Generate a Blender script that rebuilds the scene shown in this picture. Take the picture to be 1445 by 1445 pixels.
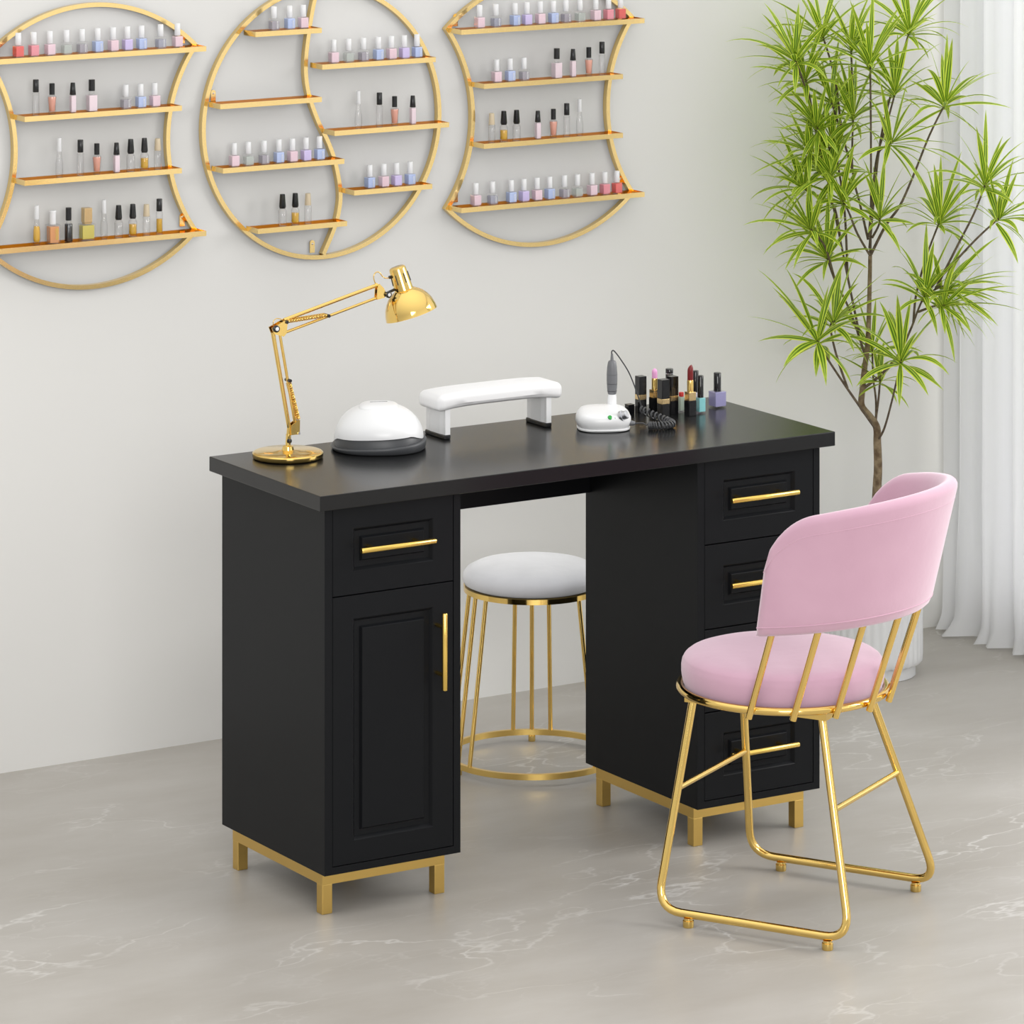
import bpy, bmesh, math, random
from mathutils import Vector, Matrix

# ------------------------------------------------------------------ clear
for o in list(bpy.data.objects):
    bpy.data.objects.remove(o, do_unlink=True)
SC = bpy.context.scene
COL = SC.collection
PI = math.pi
def rad(a): return a * PI / 180.0

# ------------------------------------------------------------------ camera, world, lights, exposure
cam_d = bpy.data.cameras.new('camera')
cam = bpy.data.objects.new('camera', cam_d); COL.objects.link(cam)
cam.location = (-4.0879, -7.2648, 2.5494)
cam.rotation_euler = (rad(90), 0, rad(-31.8507))
cam_d.sensor_width = 36.0
cam_d.lens = 6233.7071 / 1445 * 36.0
cam_d.shift_y = -(722.5 + 601.1562) / 1445
cam_d.clip_end = 100
SC.camera = cam

world = bpy.data.worlds.new('world'); SC.world = world; world.use_nodes = True
bg = world.node_tree.nodes['Background']
bg.inputs['Color'].default_value = (1.0, 0.995, 0.985, 1)
bg.inputs['Strength'].default_value = 1.45
SC.cycles.caustics_reflective = False

# soft overcast surround, brighter overhead than at the horizon
_nt = world.node_tree
_tc = _nt.nodes.new('ShaderNodeTexCoord'); _sx = _nt.nodes.new('ShaderNodeSeparateXYZ'); _mr = _nt.nodes.new('ShaderNodeMapRange')
_rp = _nt.nodes.new('ShaderNodeValToRGB')
_nt.links.new(_tc.outputs['Generated'], _sx.inputs[0]); _nt.links.new(_sx.outputs['Z'], _mr.inputs[0])
_mr.inputs[1].default_value = -1; _mr.inputs[2].default_value = 1
_nt.links.new(_mr.outputs[0], _rp.inputs['Fac'])
_e = _rp.color_ramp.elements
_e[0].position = .38; _e[0].color = (.33, .328, .325, 1)
_e[1].position = 1.0; _e[1].color = (1, .995, .985, 1)
_m = _e.new(.56); _m.color = (.46, .457, .452, 1)
_nt.links.new(_rp.outputs['Color'], bg.inputs['Color'])

def area(name, loc, target, sx, sy, power, color=(1, 1, 1)):
    d = bpy.data.lights.new(name, 'AREA'); d.shape = 'RECTANGLE'; d.size = sx; d.size_y = sy
    d.energy = power; d.color = color
    o = bpy.data.objects.new(name, d); COL.objects.link(o); o.location = loc
    v = Vector(target) - Vector(loc)
    o.rotation_euler = v.to_track_quat('-Z', 'Y').to_euler()
    return o
# daylight entering through the tall window in the right wall, past the curtain
area('window_daylight', (4.6, -2.0, 2.6), (.4, .6, .8), 2.2, 1.7, 120, (1.0, 0.985, 0.965))
area('low_reflection_fill', (3.0, -3.9, 1.25), (.2, .6, 1.1), 2.2, 2.2, 11, (1.0, 0.99, 0.98))  # added panel, gives the gold racks something bright to reflect
area('curtain_daylight', (2.95, 0.50, 1.4), (2.4, 0.50, 1.38), 1.9, 2.4, 14, (0.98, 0.985, 1.0))
# soft fill lamp added near the camera, with no window behind it
area('front_fill', (-3.0, -7.6, 3.0), (0.2, 0.8, 0.7), 3.2, 2.4, 200, (1.0, 0.99, 0.98))

SC.view_settings.view_transform = 'Standard'
SC.view_settings.look = 'None'
SC.view_settings.gamma = 1
SC.view_settings.use_curve_mapping = False
SC.view_settings.exposure = 0.0

# ------------------------------------------------------------------ materials
def nodes(name):
    m = bpy.data.materials.new(name); m.use_nodes = True
    nt = m.node_tree
    return m, nt, nt.nodes['Principled BSDF']
def S(n, k, v):
    if k in n.inputs: n.inputs[k].default_value = v
def mat(name, c, rough=0.5, metal=0.0, spec=None, sheen=None, bump=None, coat=None, var=None, edge=None):
    m, nt, p = nodes(name)
    S(p, 'Base Color', (*c, 1)); S(p, 'Roughness', rough); S(p, 'Metallic', metal)
    if spec is not None: S(p, 'Specular IOR Level', spec)
    if coat: S(p, 'Coat Weight', coat)
    if edge: S(p, 'Specular Tint', (*edge, 1))
    if sheen:
        S(p, 'Sheen Weight', sheen[0]); S(p, 'Sheen Roughness', sheen[1]); S(p, 'Sheen Tint', (*sheen[2], 1))
    if bump or var:
        tc = nt.nodes.new('ShaderNodeTexCoord')
    if bump:
        nz = nt.nodes.new('ShaderNodeTexNoise'); nz.inputs['Scale'].default_value = bump[0]
        nz.inputs['Detail'].default_value = 3
        b = nt.nodes.new('ShaderNodeBump'); b.inputs['Strength'].default_value = bump[1]
        b.inputs['Distance'].default_value = bump[2]
        nt.links.new(tc.outputs['Object'], nz.inputs['Vector'])
        nt.links.new(nz.outputs['Fac'], b.inputs['Height'])
        nt.links.new(b.outputs['Normal'], p.inputs['Normal'])
    if var:
        nz2 = nt.nodes.new('ShaderNodeTexNoise'); nz2.inputs['Scale'].default_value = var[0]
        nz2.inputs['Detail'].default_value = 4
        mx = nt.nodes.new('ShaderNodeMix'); mx.data_type = 'RGBA'
        mx.inputs[6].default_value = (*c, 1); mx.inputs[7].default_value = (*var[1], 1)
        nt.links.new(tc.outputs['Object'], nz2.inputs['Vector'])
        rp = nt.nodes.new('ShaderNodeValToRGB'); rp.color_ramp.elements[0].position = .35; rp.color_ramp.elements[1].position = .65
        nt.links.new(nz2.outputs['Fac'], rp.inputs['Fac'])
        nt.links.new(rp.outputs['Color'], mx.inputs[0])
        nt.links.new(mx.outputs[2], p.inputs['Base Color'])
    return m

M = {}
M['wall'] = mat('wall_paint', (0.79, 0.785, 0.762), 0.75, bump=(60, 0.06, 0.002))
M['gold'] = mat('polished_gold', (0.86, 0.60, 0.19), 0.09, 1.0)
M['gold_ring'] = mat('brushed_ring_gold', (0.86, 0.60, 0.19), 0.30, 1.0)
M['gold_satin'] = mat('satin_gold', (0.74, 0.50, 0.15), 0.33, 1.0)
M['gold_rack'] = mat('rack_gold', (0.95, 0.70, 0.30), 0.18, 1.0)
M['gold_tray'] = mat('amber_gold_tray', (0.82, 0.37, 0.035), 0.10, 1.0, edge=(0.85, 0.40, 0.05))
M['gold_handle'] = mat('handle_gold', (0.90, 0.62, 0.16), 0.22, 1.0)
M['black'] = mat('black_lacquer', (0.0078, 0.0085, 0.0099), 0.36, spec=0.13)
M['black_top'] = mat('black_tabletop', (0.0080, 0.0082, 0.0087), 0.22, spec=0.34)
M['black_plastic'] = mat('black_plastic', (0.012, 0.012, 0.013), 0.25)
M['black_gloss'] = mat('black_gloss', (0.008, 0.008, 0.009), 0.08)
M['pink'] = mat('pink_velvet', (0.635, 0.385, 0.49), 0.85, sheen=(1.0, 0.5, (1.0, 0.87, 0.93)), bump=(45, 0.12, 0.004), var=(9, (0.60, 0.355, 0.46)))
M['grey_velvet'] = mat('grey_velvet', (0.70, 0.705, 0.735), 0.85, sheen=(0.9, 0.5, (1, 1, 1)), bump=(45, 0.12, 0.004), var=(11, (0.63, 0.635, 0.665)))
M['white'] = mat('white_plastic', (0.83, 0.835, 0.84), 0.28)
M['white_pad'] = mat('white_leatherette', (0.87, 0.87, 0.875), 0.5)
M['white_cap'] = mat('white_cap', (0.86, 0.86, 0.87), 0.25)
M['pot'] = mat('white_ceramic', (0.80, 0.81, 0.815), 0.35)
M['grey_plastic'] = mat('dark_grey_plastic', (0.058, 0.061, 0.066), 0.42)
M['mid_grey'] = mat('mid_grey_plastic', (0.17, 0.175, 0.185), 0.4)
M['silver'] = mat('brushed_silver', (0.62, 0.63, 0.66), 0.28, 1.0)
M['cord'] = mat('cord_rubber', (0.055, 0.056, 0.060), 0.32)
M['green'] = mat('green_button', (0.02, 0.36, 0.05), 0.3)
M['beige'] = mat('beige_cap', (0.72, 0.60, 0.42), 0.4)
M['dark_red'] = mat('dark_red_lipstick', (0.19, 0.005, 0.006), 0.35)
M['red'] = mat('red_cap', (0.72, 0.03, 0.025), 0.35)
M['pink_stick'] = mat('pink_lipstick', (0.83, 0.38, 0.66), 0.4)
M['soil'] = mat('dark_soil', (0.03, 0.02, 0.013), 0.95, bump=(80, 0.8, 0.01))
M['bark'] = mat('bark', (0.13, 0.085, 0.045), 0.85, bump=(70, 0.9, 0.006), var=(60, (0.30, 0.23, 0.14)))
M['twig'] = mat('twig', (0.085, 0.06, 0.04), 0.8, var=(90, (0.16, 0.12, 0.075)))
M['gold_face'] = mat('champagne_gold', (0.74, 0.55, 0.29), 0.26, 1.0)
M['lettering'] = mat('white_lettering', (0.85, 0.85, 0.85), 0.5)

def floor_mat():
    m, nt, p = nodes('grey_marble_tiles')
    L = nt.links.new; N = nt.nodes.new
    tc = N('ShaderNodeTexCoord')
    mp = N('ShaderNodeMapping'); mp.inputs['Rotation'].default_value = (0, 0, rad(28)); mp.inputs['Scale'].default_value = (1.0, 2.4, 1)
    L(tc.outputs['Object'], mp.inputs['Vector'])
    big = N('ShaderNodeTexNoise'); big.inputs['Scale'].default_value = 1.6; big.inputs['Detail'].default_value = 6; big.inputs['Roughness'].default_value = .6
    L(mp.outputs[0], big.inputs['Vector'])
    base = N('ShaderNodeValToRGB')
    base.color_ramp.elements[0].position = .3; base.color_ramp.elements[0].color = (0.385, 0.357, 0.318, 1)
    base.color_ramp.elements[1].position = .72; base.color_ramp.elements[1].color = (0.495, 0.472, 0.438, 1)
    L(big.outputs['Fac'], base.inputs['Fac'])
    # veins: noise-warped voronoi cell borders
    wn = N('ShaderNodeTexNoise'); wn.inputs['Scale'].default_value = 2.3; wn.inputs['Detail'].default_value = 5
    L(mp.outputs[0], wn.inputs['Vector'])
    mixv = N('ShaderNodeMix'); mixv.data_type = 'RGBA'; mixv.blend_type = 'LINEAR_LIGHT'; mixv.inputs[0].default_value = .55
    L(mp.outputs[0], mixv.inputs[6]); L(wn.outputs['Color'], mixv.inputs[7])
    def vein(scale, w):
        vo = N('ShaderNodeTexVoronoi'); vo.feature = 'DISTANCE_TO_EDGE'; vo.inputs['Scale'].default_value = scale
        L(mixv.outputs[2], vo.inputs['Vector'])
        r = N('ShaderNodeValToRGB'); r.color_ramp.elements[0].position = 0; r.color_ramp.elements[0].color = (1, 1, 1, 1)
        r.color_ramp.elements[1].position = w; r.color_ramp.elements[1].color = (0, 0, 0, 1)
        L(vo.outputs['Distance'], r.inputs['Fac'])
        return r
    v1, v2 = vein(1.5, .018), vein(3.4, .03)
    msk = N('ShaderNodeTexNoise'); msk.inputs['Scale'].default_value = 2.1; msk.inputs['Detail'].default_value = 3
    L(tc.outputs['Object'], msk.inputs['Vector'])
    mr = N('ShaderNodeValToRGB'); mr.color_ramp.elements[0].position = .46; mr.color_ramp.elements[1].position = .66
    L(msk.outputs['Fac'], mr.inputs['Fac'])
    ad = N('ShaderNodeMath'); ad.operation = 'MULTIPLY_ADD'; ad.inputs[1].default_value = .28
    L(v2.outputs['Color'], ad.inputs[0]); L(v1.outputs['Color'], ad.inputs[2])
    mu = N('ShaderNodeMath'); mu.operation = 'MULTIPLY'
    L(ad.outputs[0], mu.inputs[0]); L(mr.outputs['Color'], mu.inputs[1])
    mu2 = N('ShaderNodeMath'); mu2.operation = 'MULTIPLY'; mu2.inputs[1].default_value = .55; mu2.use_clamp = True
    L(mu.outputs[0], mu2.inputs[0])
    fin = N('ShaderNodeMix'); fin.data_type = 'RGBA'
    fin.inputs[7].default_value = (0.80, 0.785, 0.76, 1)
    L(mu2.outputs[0], fin.inputs[0]); L(base.outputs['Color'], fin.inputs[6])
    L(fin.outputs[2], p.inputs['Base Color'])
    S(p, 'Roughness', 0.38); S(p, 'Specular IOR Level', 0.4)
    return m
M['floor'] = floor_mat()

def curtain_mat():
    m, nt, p = nodes('sheer_white_fabric')
    L = nt.links.new; N = nt.nodes.new
    out = nt.nodes['Material Output']
    d = N('ShaderNodeBsdfDiffuse'); d.inputs['Color'].default_value = (0.88, 0.885, 0.9, 1)
    t = N('ShaderNodeBsdfTranslucent'); t.inputs['Color'].default_value = (0.9, 0.905, 0.92, 1)
    mx = N('ShaderNodeMixShader'); mx.inputs[0].default_value = .42
    L(d.outputs[0], mx.inputs[1]); L(t.outputs[0], mx.inputs[2])
    L(mx.outputs[0], out.inputs['Surface'])
    nt.nodes.remove(p)
    return m
M['curtain'] = curtain_mat()

def glass_mat(name, tint=(1, 1, 1), edge=(0.80, 0.80, 0.815), gloss=0.9):
    m, nt, p = nodes(name)
    L = nt.links.new; N = nt.nodes.new
    out = nt.nodes['Material Output']
    lw = N('ShaderNodeLayerWeight'); lw.inputs['Blend'].default_value = .35
    cr = N('ShaderNodeMix'); cr.data_type = 'RGBA'
    cr.inputs[6].default_value = (*tint, 1); cr.inputs[7].default_value = (*edge, 1)
    L(lw.outputs['Facing'], cr.inputs[0])
    tr = N('ShaderNodeBsdfTransparent'); L(cr.outputs[2], tr.inputs['Color'])
    gl = N('ShaderNodeBsdfGlossy'); gl.inputs['Roughness'].default_value = .04; gl.inputs['Color'].default_value = (gloss, gloss, gloss, 1)
    lf = N('ShaderNodeLayerWeight'); lf.inputs['Blend'].default_value = .5
    pw = N('ShaderNodeMath'); pw.operation = 'POWER'; pw.inputs[1].default_value = 5
    L(lf.outputs['Facing'], pw.inputs[0])
    fr = N('ShaderNodeMath'); fr.operation = 'MULTIPLY_ADD'; fr.inputs[1].default_value = .8; fr.inputs[2].default_value = .04
    L(pw.outputs[0], fr.inputs[0])
    mx = N('ShaderNodeMixShader'); L(fr.outputs[0], mx.inputs[0]); L(tr.outputs[0], mx.inputs[1]); L(gl.outputs[0], mx.inputs[2])
    L(mx.outputs[0], out.inputs['Surface'])
    nt.nodes.remove(p)
    return m
M['glass'] = glass_mat('clear_glass')
M['glass_thin'] = glass_mat('thin_bottle_glass', edge=(.94, .94, .945))
M['pane'] = glass_mat('window_glass', edge=(.9, .9, .9))
def liquid(name, c, alpha):
    m, nt, p = nodes(name)
    S(p, 'Base Color', (*c, 1)); S(p, 'Roughness', .18); S(p, 'Alpha', alpha); S(p, 'Coat Weight', .4)
    return m
LQ = dict(pink=((0.95, 0.56, 0.68), 1), clear=((0.80, 0.80, 0.80), .12), green=((0.50, 0.60, 0.50), .50), plum=((0.27, 0.20, 0.31), .60),
          blue=((0.35, 0.50, 0.95), 1), lilac=((0.62, 0.46, 0.95), 1), red=((0.90, 0.09, 0.07), 1), rose=((0.92, 0.18, 0.25), 1),
          navy=((0.22, 0.23, 0.42), .60), coral=((0.86, 0.32, 0.20), .96), palepink=((0.97, 0.70, 0.79), 1), amber=((0.86, 0.50, 0.06), .92),
          orange=((0.82, 0.34, 0.10), .92), black=((0.012, 0.012, 0.014), 1.0), yellow=((0.78, 0.66, 0.10), .80),
          aqua=((0.27, 0.68, 0.70), 1.0), mint=((0.70, 0.82, 0.66), 1.0), white=((0.84, 0.78, 0.86), 1.0), violet=((0.34, 0.32, 0.56), 1.0))
PALE = dict(pink=.36, green=.45, plum=.38, blue=.30, lilac=.30, navy=.38, rose=.18, red=.06, palepink=.34, coral=.14, amber=0.0)
for k, (c, a) in LQ.items():
    w = PALE.get(k, 0); c = tuple(v * (1 - w) + .92 * w for v in c)
    M['lq_' + k] = liquid(k + '_polish', c, a)

def leaf_mat():
    m, nt, p = nodes('variegated_leaf')
    L = nt.links.new; N = nt.nodes.new
    uv = N('ShaderNodeUVMap'); sp = N('ShaderNodeSeparateXYZ'); L(uv.outputs[0], sp.inputs[0])
    r = N('ShaderNodeValToRGB'); cr = r.color_ramp
    lime = (0.86, 0.97, 0.12, 1); dark = (0.105, 0.225, 0.012, 1); mid = (0.52, 0.72, 0.07, 1)
    cr.elements[0].position = 0.0; cr.elements[0].color = lime
    cr.elements[1].position = 1.0; cr.elements[1].color = lime
    for pos, c in ((.13, lime), (.24, dark), (.37, dark), (.46, mid), (.54, mid), (.63, dark), (.76, dark), (.87, lime)):
        e = cr.elements.new(pos); e.color = c
    L(sp.outputs[0], r.inputs['Fac'])
    # leaf tips are yellower
    mx = N('ShaderNodeMix'); mx.data_type = 'RGBA'; mx.inputs[7].default_value = (0.50, 0.64, 0.07, 1)
    rt = N('ShaderNodeMapRange'); rt.inputs[1].default_value = .55; rt.inputs[2].default_value = 1.0; rt.inputs[4].default_value = .6
    L(sp.outputs[1], rt.inputs[0]); L(rt.outputs[0], mx.inputs[0]); L(r.outputs['Color'], mx.inputs[6])
    L(mx.outputs[2], p.inputs['Base Color'])
    S(p, 'Roughness', .38)
    out = nt.nodes['Material Output']
    t = N('ShaderNodeBsdfTranslucent'); L(mx.outputs[2], t.inputs['Color'])
    ms = N('ShaderNodeMixShader'); ms.inputs[0].default_value = .3
    L(p.outputs[0], ms.inputs[1]); L(t.outputs[0], ms.inputs[2]); L(ms.outputs[0], out.inputs['Surface'])
    return m
M['leaf'] = leaf_mat()

# ------------------------------------------------------------------ mesh helpers
def box(bm, x0, x1, y0, y1, z0, z1, bev=0.0, seg=2):
    r = bmesh.ops.create_cube(bm, size=1.0)
    vs = r['verts']
    bmesh.ops.scale(bm, vec=(x1 - x0, y1 - y0, z1 - z0), verts=vs)
    bmesh.ops.translate(bm, vec=((x0 + x1) / 2, (y0 + y1) / 2, (z0 + z1) / 2), verts=vs)
    if bev > 0:
        es = list({e for v in vs for e in v.link_edges})
        bmesh.ops.bevel(bm, geom=es, offset=bev, segments=seg, profile=.5, affect='EDGES')
    return bm
def frame_of(pts, closed):
    n = len(pts); T = []
    for i in range(n):
        if closed: a, b = pts[i - 1], pts[(i + 1) % n]
        else: a, b = pts[max(i - 1, 0)], pts[min(i + 1, n - 1)]
        T.append((b - a).normalized())
    ref = Vector((0, 0, 1)) if abs(T[0].z) < .9 else Vector((1, 0, 0))
    nrm = (ref - T[0] * ref.dot(T[0])).normalized(); NN = [nrm]
    for i in range(1, n):
        q = T[i - 1].rotation_difference(T[i]); nrm = q @ nrm
        nrm = (nrm - T[i] * nrm.dot(T[i])).normalized(); NN.append(nrm)
    return T, NN
def tube(bm, pts, r, seg=12, closed=False, caps=True):
    pts = [Vector(p) for p in pts]; n = len(pts)
    rs = r if isinstance(r, (list, tuple)) else [r] * n
    T, NN = frame_of(pts, closed)
    rings = []
    for i in range(n):
        b = T[i].cross(NN[i])
        rings.append([bm.verts.new(pts[i] + (NN[i] * math.cos(2 * PI * k / seg) + b * math.sin(2 * PI * k / seg)) * rs[i]) for k in range(seg)])
    for i in range(n if closed else n - 1):
        A, B = rings[i], rings[(i + 1) % n]
        for k in range(seg):
            bm.faces.new((A[k], A[(k + 1) % seg], B[(k + 1) % seg], B[k]))
    if caps and not closed:
        bm.faces.new(list(reversed(rings[0]))); bm.faces.new(rings[-1])
    return bm
def lathe(bm, prof, c=(0, 0, 0), seg=32, axis=None):
    """revolve (radius, height) profile about +Z (or axis) through c"""
    c = Vector(c)
    q = Vector((0, 0, 1)).rotation_difference(Vector(axis).normalized()) if axis is not None else None
    rings = []
    for r, h in prof:
        ring = []
        for k in range(seg):
            a = 2 * PI * k / seg
            v = Vector((r * math.cos(a), r * math.sin(a), h))
            ring.append(bm.verts.new(c + (q @ v if q else v)))
        rings.append(ring)
    for i in range(len(rings) - 1):
        A, B = rings[i], rings[i + 1]
        for k in range(seg):
            bm.faces.new((A[k], A[(k + 1) % seg], B[(k + 1) % seg], B[k]))
    bm.faces.new(list(reversed(rings[0]))); bm.faces.new(rings[-1])
    return bm
def band(bm, path, w, y0, y1, closed=False):
    """flat metal band following a path of (x,z) points; w across, y0..y1 deep"""
    n = len(path); rows = []
    for i in range(n):
        p = Vector((path[i][0], path[i][1]))
        if closed: a, b = path[i - 1], path[(i + 1) % n]
        else: a, b = path[max(i - 1, 0)], path[min(i + 1, n - 1)]
        d1 = (p - Vector(a)); d2 = (Vector(b) - p)
        if d1.length < 1e-9: d1 = d2
        if d2.length < 1e-9: d2 = d1
        d1.normalize(); d2.normalize()
        t = (d1 + d2).normalized(); nn = Vector((-t.y, t.x))
        k = 1.0 / max(.5, math.sqrt((1 + d1.dot(d2)) / 2))
        o, q = p + nn * w / 2 * k, p - nn * w / 2 * k
        rows.append([bm.verts.new(v) for v in ((o.x, y0, o.y), (q.x, y0, q.y), (q.x, y1, q.y), (o.x, y1, o.y))])
    for i in range(n if closed else n - 1):
        A, B = rows[i], rows[(i + 1) % n]
        for k in range(4):
            bm.faces.new((A[k], A[(k + 1) % 4], B[(k + 1) % 4], B[k]))
    if not closed:
        bm.faces.new(list(reversed(rows[0]))); bm.faces.new(rows[-1])
    return bm
def loft(bm, rings):
    R = [[bm.verts.new(v) for v in ring] for ring in rings]; n = len(R[0])
    for i in range(len(R) - 1):
        for k in range(n):
            bm.faces.new((R[i][k], R[i][(k + 1) % n], R[i + 1][(k + 1) % n], R[i + 1][k]))
    bm.faces.new(list(reversed(R[0]))); bm.faces.new(R[-1])
    return bm
def smooth_path(pts, n=8, closed=False):
    pts = [Vector(p) for p in pts]; out = []; m = len(pts)
    for i in range(m if closed else m - 1):
        if closed: p0, p1, p2, p3 = pts[i - 1], pts[i], pts[(i + 1) % m], pts[(i + 2) % m]
        else: p0, p1, p2, p3 = pts[max(i - 1, 0)], pts[i], pts[i + 1], pts[min(i + 2, m - 1)]
        for k in range(n):
            t = k / n
            out.append(.5 * ((2 * p1) + (p2 - p0) * t + (2 * p0 - 5 * p1 + 4 * p2 - p3) * t * t + (3 * p1 - p0 - 3 * p2 + p3) * t ** 3))
    if not closed: out.append(pts[-1])
    return out
def world_loc(o):
    v = Vector((0, 0, 0))
    while o: v = v + o.location; o = o.parent
    return v
def obj(name, bm, m, parent=None, smooth=None, at=None, local=False):
    """one mesh object. Vertices are given in the room's coordinates (or local=True)."""
    bmesh.ops.recalc_face_normals(bm, faces=bm.faces[:])
    me = bpy.data.meshes.new(name)
    o = bpy.data.objects.new(name, me); COL.objects.link(o)
    if parent: o.parent = parent
    org = Vector((0, 0, 0))
    if not local:
        if parent: org = world_loc(parent)
        elif at is not None: org = Vector(at); o.location = org
        if org.length > 0: bmesh.ops.translate(bm, vec=-org, verts=bm.verts[:])
    elif at is not None: o.location = at
    bm.to_mesh(me); bm.free()
    me.materials.append(m)
    if smooth is not None:
        for p in me.polygons: p.use_smooth = True
        try: me.set_sharp_from_angle(angle=rad(smooth))
        except Exception: pass
    return o
def tag(o, label, cat, group=None, kind=None):
    o['label'] = label; o['category'] = cat
    if group: o['group'] = group
    if kind: o['kind'] = kind
    return o
def thing(name, loc, label, cat, group=None):
    o = bpy.data.objects.new(name, None); COL.objects.link(o); o.location = loc; o.empty_display_size = .02
    return tag(o, label, cat, group)
def struct(name, bm, m, label=None, parent=None):
    o = obj(name, bm, m, parent)
    if not parent:
        o['kind'] = 'structure'
        o['label'] = label or name; o['category'] = name.split('_')[0]
    return o
def NB(): return bmesh.new()

# ------------------------------------------------------------------ the room
WY = 1.2843          # face of the back wall
struct('floor', box(NB(), -6, 2.62, -5.2, WY + .1, -.06, 0), M['floor'], 'grey marble floor with fine white veins')
struct('wall_back', box(NB(), -6, 2.62, WY, WY + .1, 0, 2.8), M['wall'], 'plain off-white plaster wall behind the desk')
wb = NB()
WX = 2.52
box(wb, WX, WX + .1, 1.17, WY, 0, 2.8); box(wb, WX, WX + .1, -5.0, 1.17, 0, .12); box(wb, WX, WX + .1, -5.0, 1.17, 2.62, 2.8)
box(wb, WX, WX + .1, -5.2, -5.0, 0, 2.8)
struct('wall_right', wb, M['wall'], 'off-white wall with the tall window, mostly behind the white curtain')
win = NB()
for y in (1.17 - .04, -.75, -2.45, -4.0, -5.0): box(win, WX + .03, WX + .08, y, y + .04, .12, 2.62)
box(win, WX + .03, WX + .08, -5.0, 1.17, .12, .16); box(win, WX + .03, WX + .08, -5.0, 1.17, 2.58, 2.62)
w1 = struct('window_1', win, M['white'], 'white framed tall window behind the curtain')
struct('pane', box(NB(), WX + .05, WX + .056, -4.96, 1.13, .16, 2.58), M['pane'], parent=w1)

# ------------------------------------------------------------------ curtain
def curtain():
    bm = NB(); NY, NZ = 120, 48
    y0, y1, zt = 1.235, -.20, 2.6
    rng = random.Random(5)
    ph = [rng.uniform(0, 6.28) for _ in range(6)]
    grid = []
    for j in range(NZ + 1):
        t = j / NZ; z = .006 + (zt - .006) * t ** 1.7
        row = []
        for i in range(NY + 1):
            s = i / NY; y = y0 + (y1 - y0) * s; d = y0 - y
            w = d + .012 * math.sin(9 * d + ph[0])
            f = .026 * math.sin(2 * PI * w / .105 + .5) + .012 * math.sin(2 * PI * w / .052 + ph[1] + .6 * t) + .010 * math.sin(2 * PI * w / .19 + ph[2])
            low = max(0.0, 1 - z / .35)
            f *= (.75 + .35 * (1 - t))
            f += low * .013 * math.sin(2 * PI * w / .075 + ph[3] + 3 * z)
            x = 2.435 + f
            hem = max(0.0, 1 - z / .05)
            x -= hem ** 1.5 * (.028 + .02 * math.sin(2 * PI * w / .09 + ph[4]))
            yy = y + low * .010 * math.sin(2 * PI * w / .14 + ph[5]) + (hem * .014 if i == 0 else 0)
            row.append(bm.verts.new((x, yy, z)))
        grid.append(row)
    for j in range(NZ):
        for i in range(NY):
            bm.faces.new((grid[j][i], grid[j][i + 1], grid[j + 1][i + 1], grid[j + 1][i]))
    return bm
tag(obj('curtain', curtain(), M['curtain'], smooth=180, at=(2.435, .4, 0)), 'floor-length sheer white curtain hanging in soft folds at the right', 'curtain')

# ------------------------------------------------------------------ the desk
TT, TZ = .781, .81
desk = thing('desk', (.6, .22, 0), 'black double-pedestal nail desk with gold bar handles and gold feet', 'desk')
obj('desktop', box(NB(), 0, 1.1974, 0, .447, TT, TZ, .0015), M['black_top'], desk)
YF, YB, ZB = .0233, .4343, .0843
obj('back_panel', box(NB(), .3235, .8745, .418, .434, .648, TT), M['black'], desk)
def raised_panel(x0, x1, z0, z1, yf, yb, mx, mz, ins):
    """door or drawer front with a routed groove round a raised field"""
    bm = NB()
    def ring(a, b, c, d, y): return [bm.verts.new(v) for v in ((a, y, c), (b, y, c), (b, y, d), (a, y, d))]
    g = .0070
    rs = [ring(x0, x1, z0, z1, yb), ring(x0, x1, z0, z1, yf + .001), ring(x0 + .001, x1 - .001, z0 + .001, z1 - .001, yf),
          ring(x0 + mx, x1 - mx, z0 + mz, z1 - mz, yf), ring(x0 + mx + .0015, x1 - mx - .0015, z0 + mz + .0015, z1 - mz - .0015, yf + .001),
          ring(x0 + mx + .0065, x1 - mx - .0065, z0 + mz + .0065, z1 - mz - .0065, yf + g),
          ring(x0 + mx + ins - .004, x1 - mx - ins + .004, z0 + mz + ins - .004, z1 - mz - ins + .004, yf + g),
          ring(x0 + mx + ins - .001, x1 - mx - ins + .001, z0 + mz + ins - .001, z1 - mz - ins + .001, yf + .0012),
          ring(x0 + mx + ins, x1 - mx - ins, z0 + mz + ins, z1 - mz - ins, yf + .0005)]
    for A, B in zip(rs[:-1], rs[1:]):
        for k in range(4): bm.faces.new((A[k], A[(k + 1) % 4], B[(k + 1) % 4], B[k]))
    bm.faces.new(list(reversed(rs[0]))); bm.faces.new(rs[-1])
    return bm
def bar_handle(p, L, vertical, parent):
    """round gold bar on two posts; p = centre of the bar"""
    bm = NB(); d = Vector((0, 0, 1)) if vertical else Vector((1, 0, 0)); p = Vector(p); r = .0056
    e = d * L / 2
    tube(bm, [p - e, p - e + d * .0012, p + e - d * .0012, p + e], [r * .85, r, r, r * .85], 16)
    for s in (-1, 1):
        q = p + d * s * L * .31
        tube(bm, [q + Vector((0, .002, 0)), (q.x, YF + .0005, q.z)], .004, 10)
    return obj('handle', bm, M['gold_handle'], parent, 40)
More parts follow.
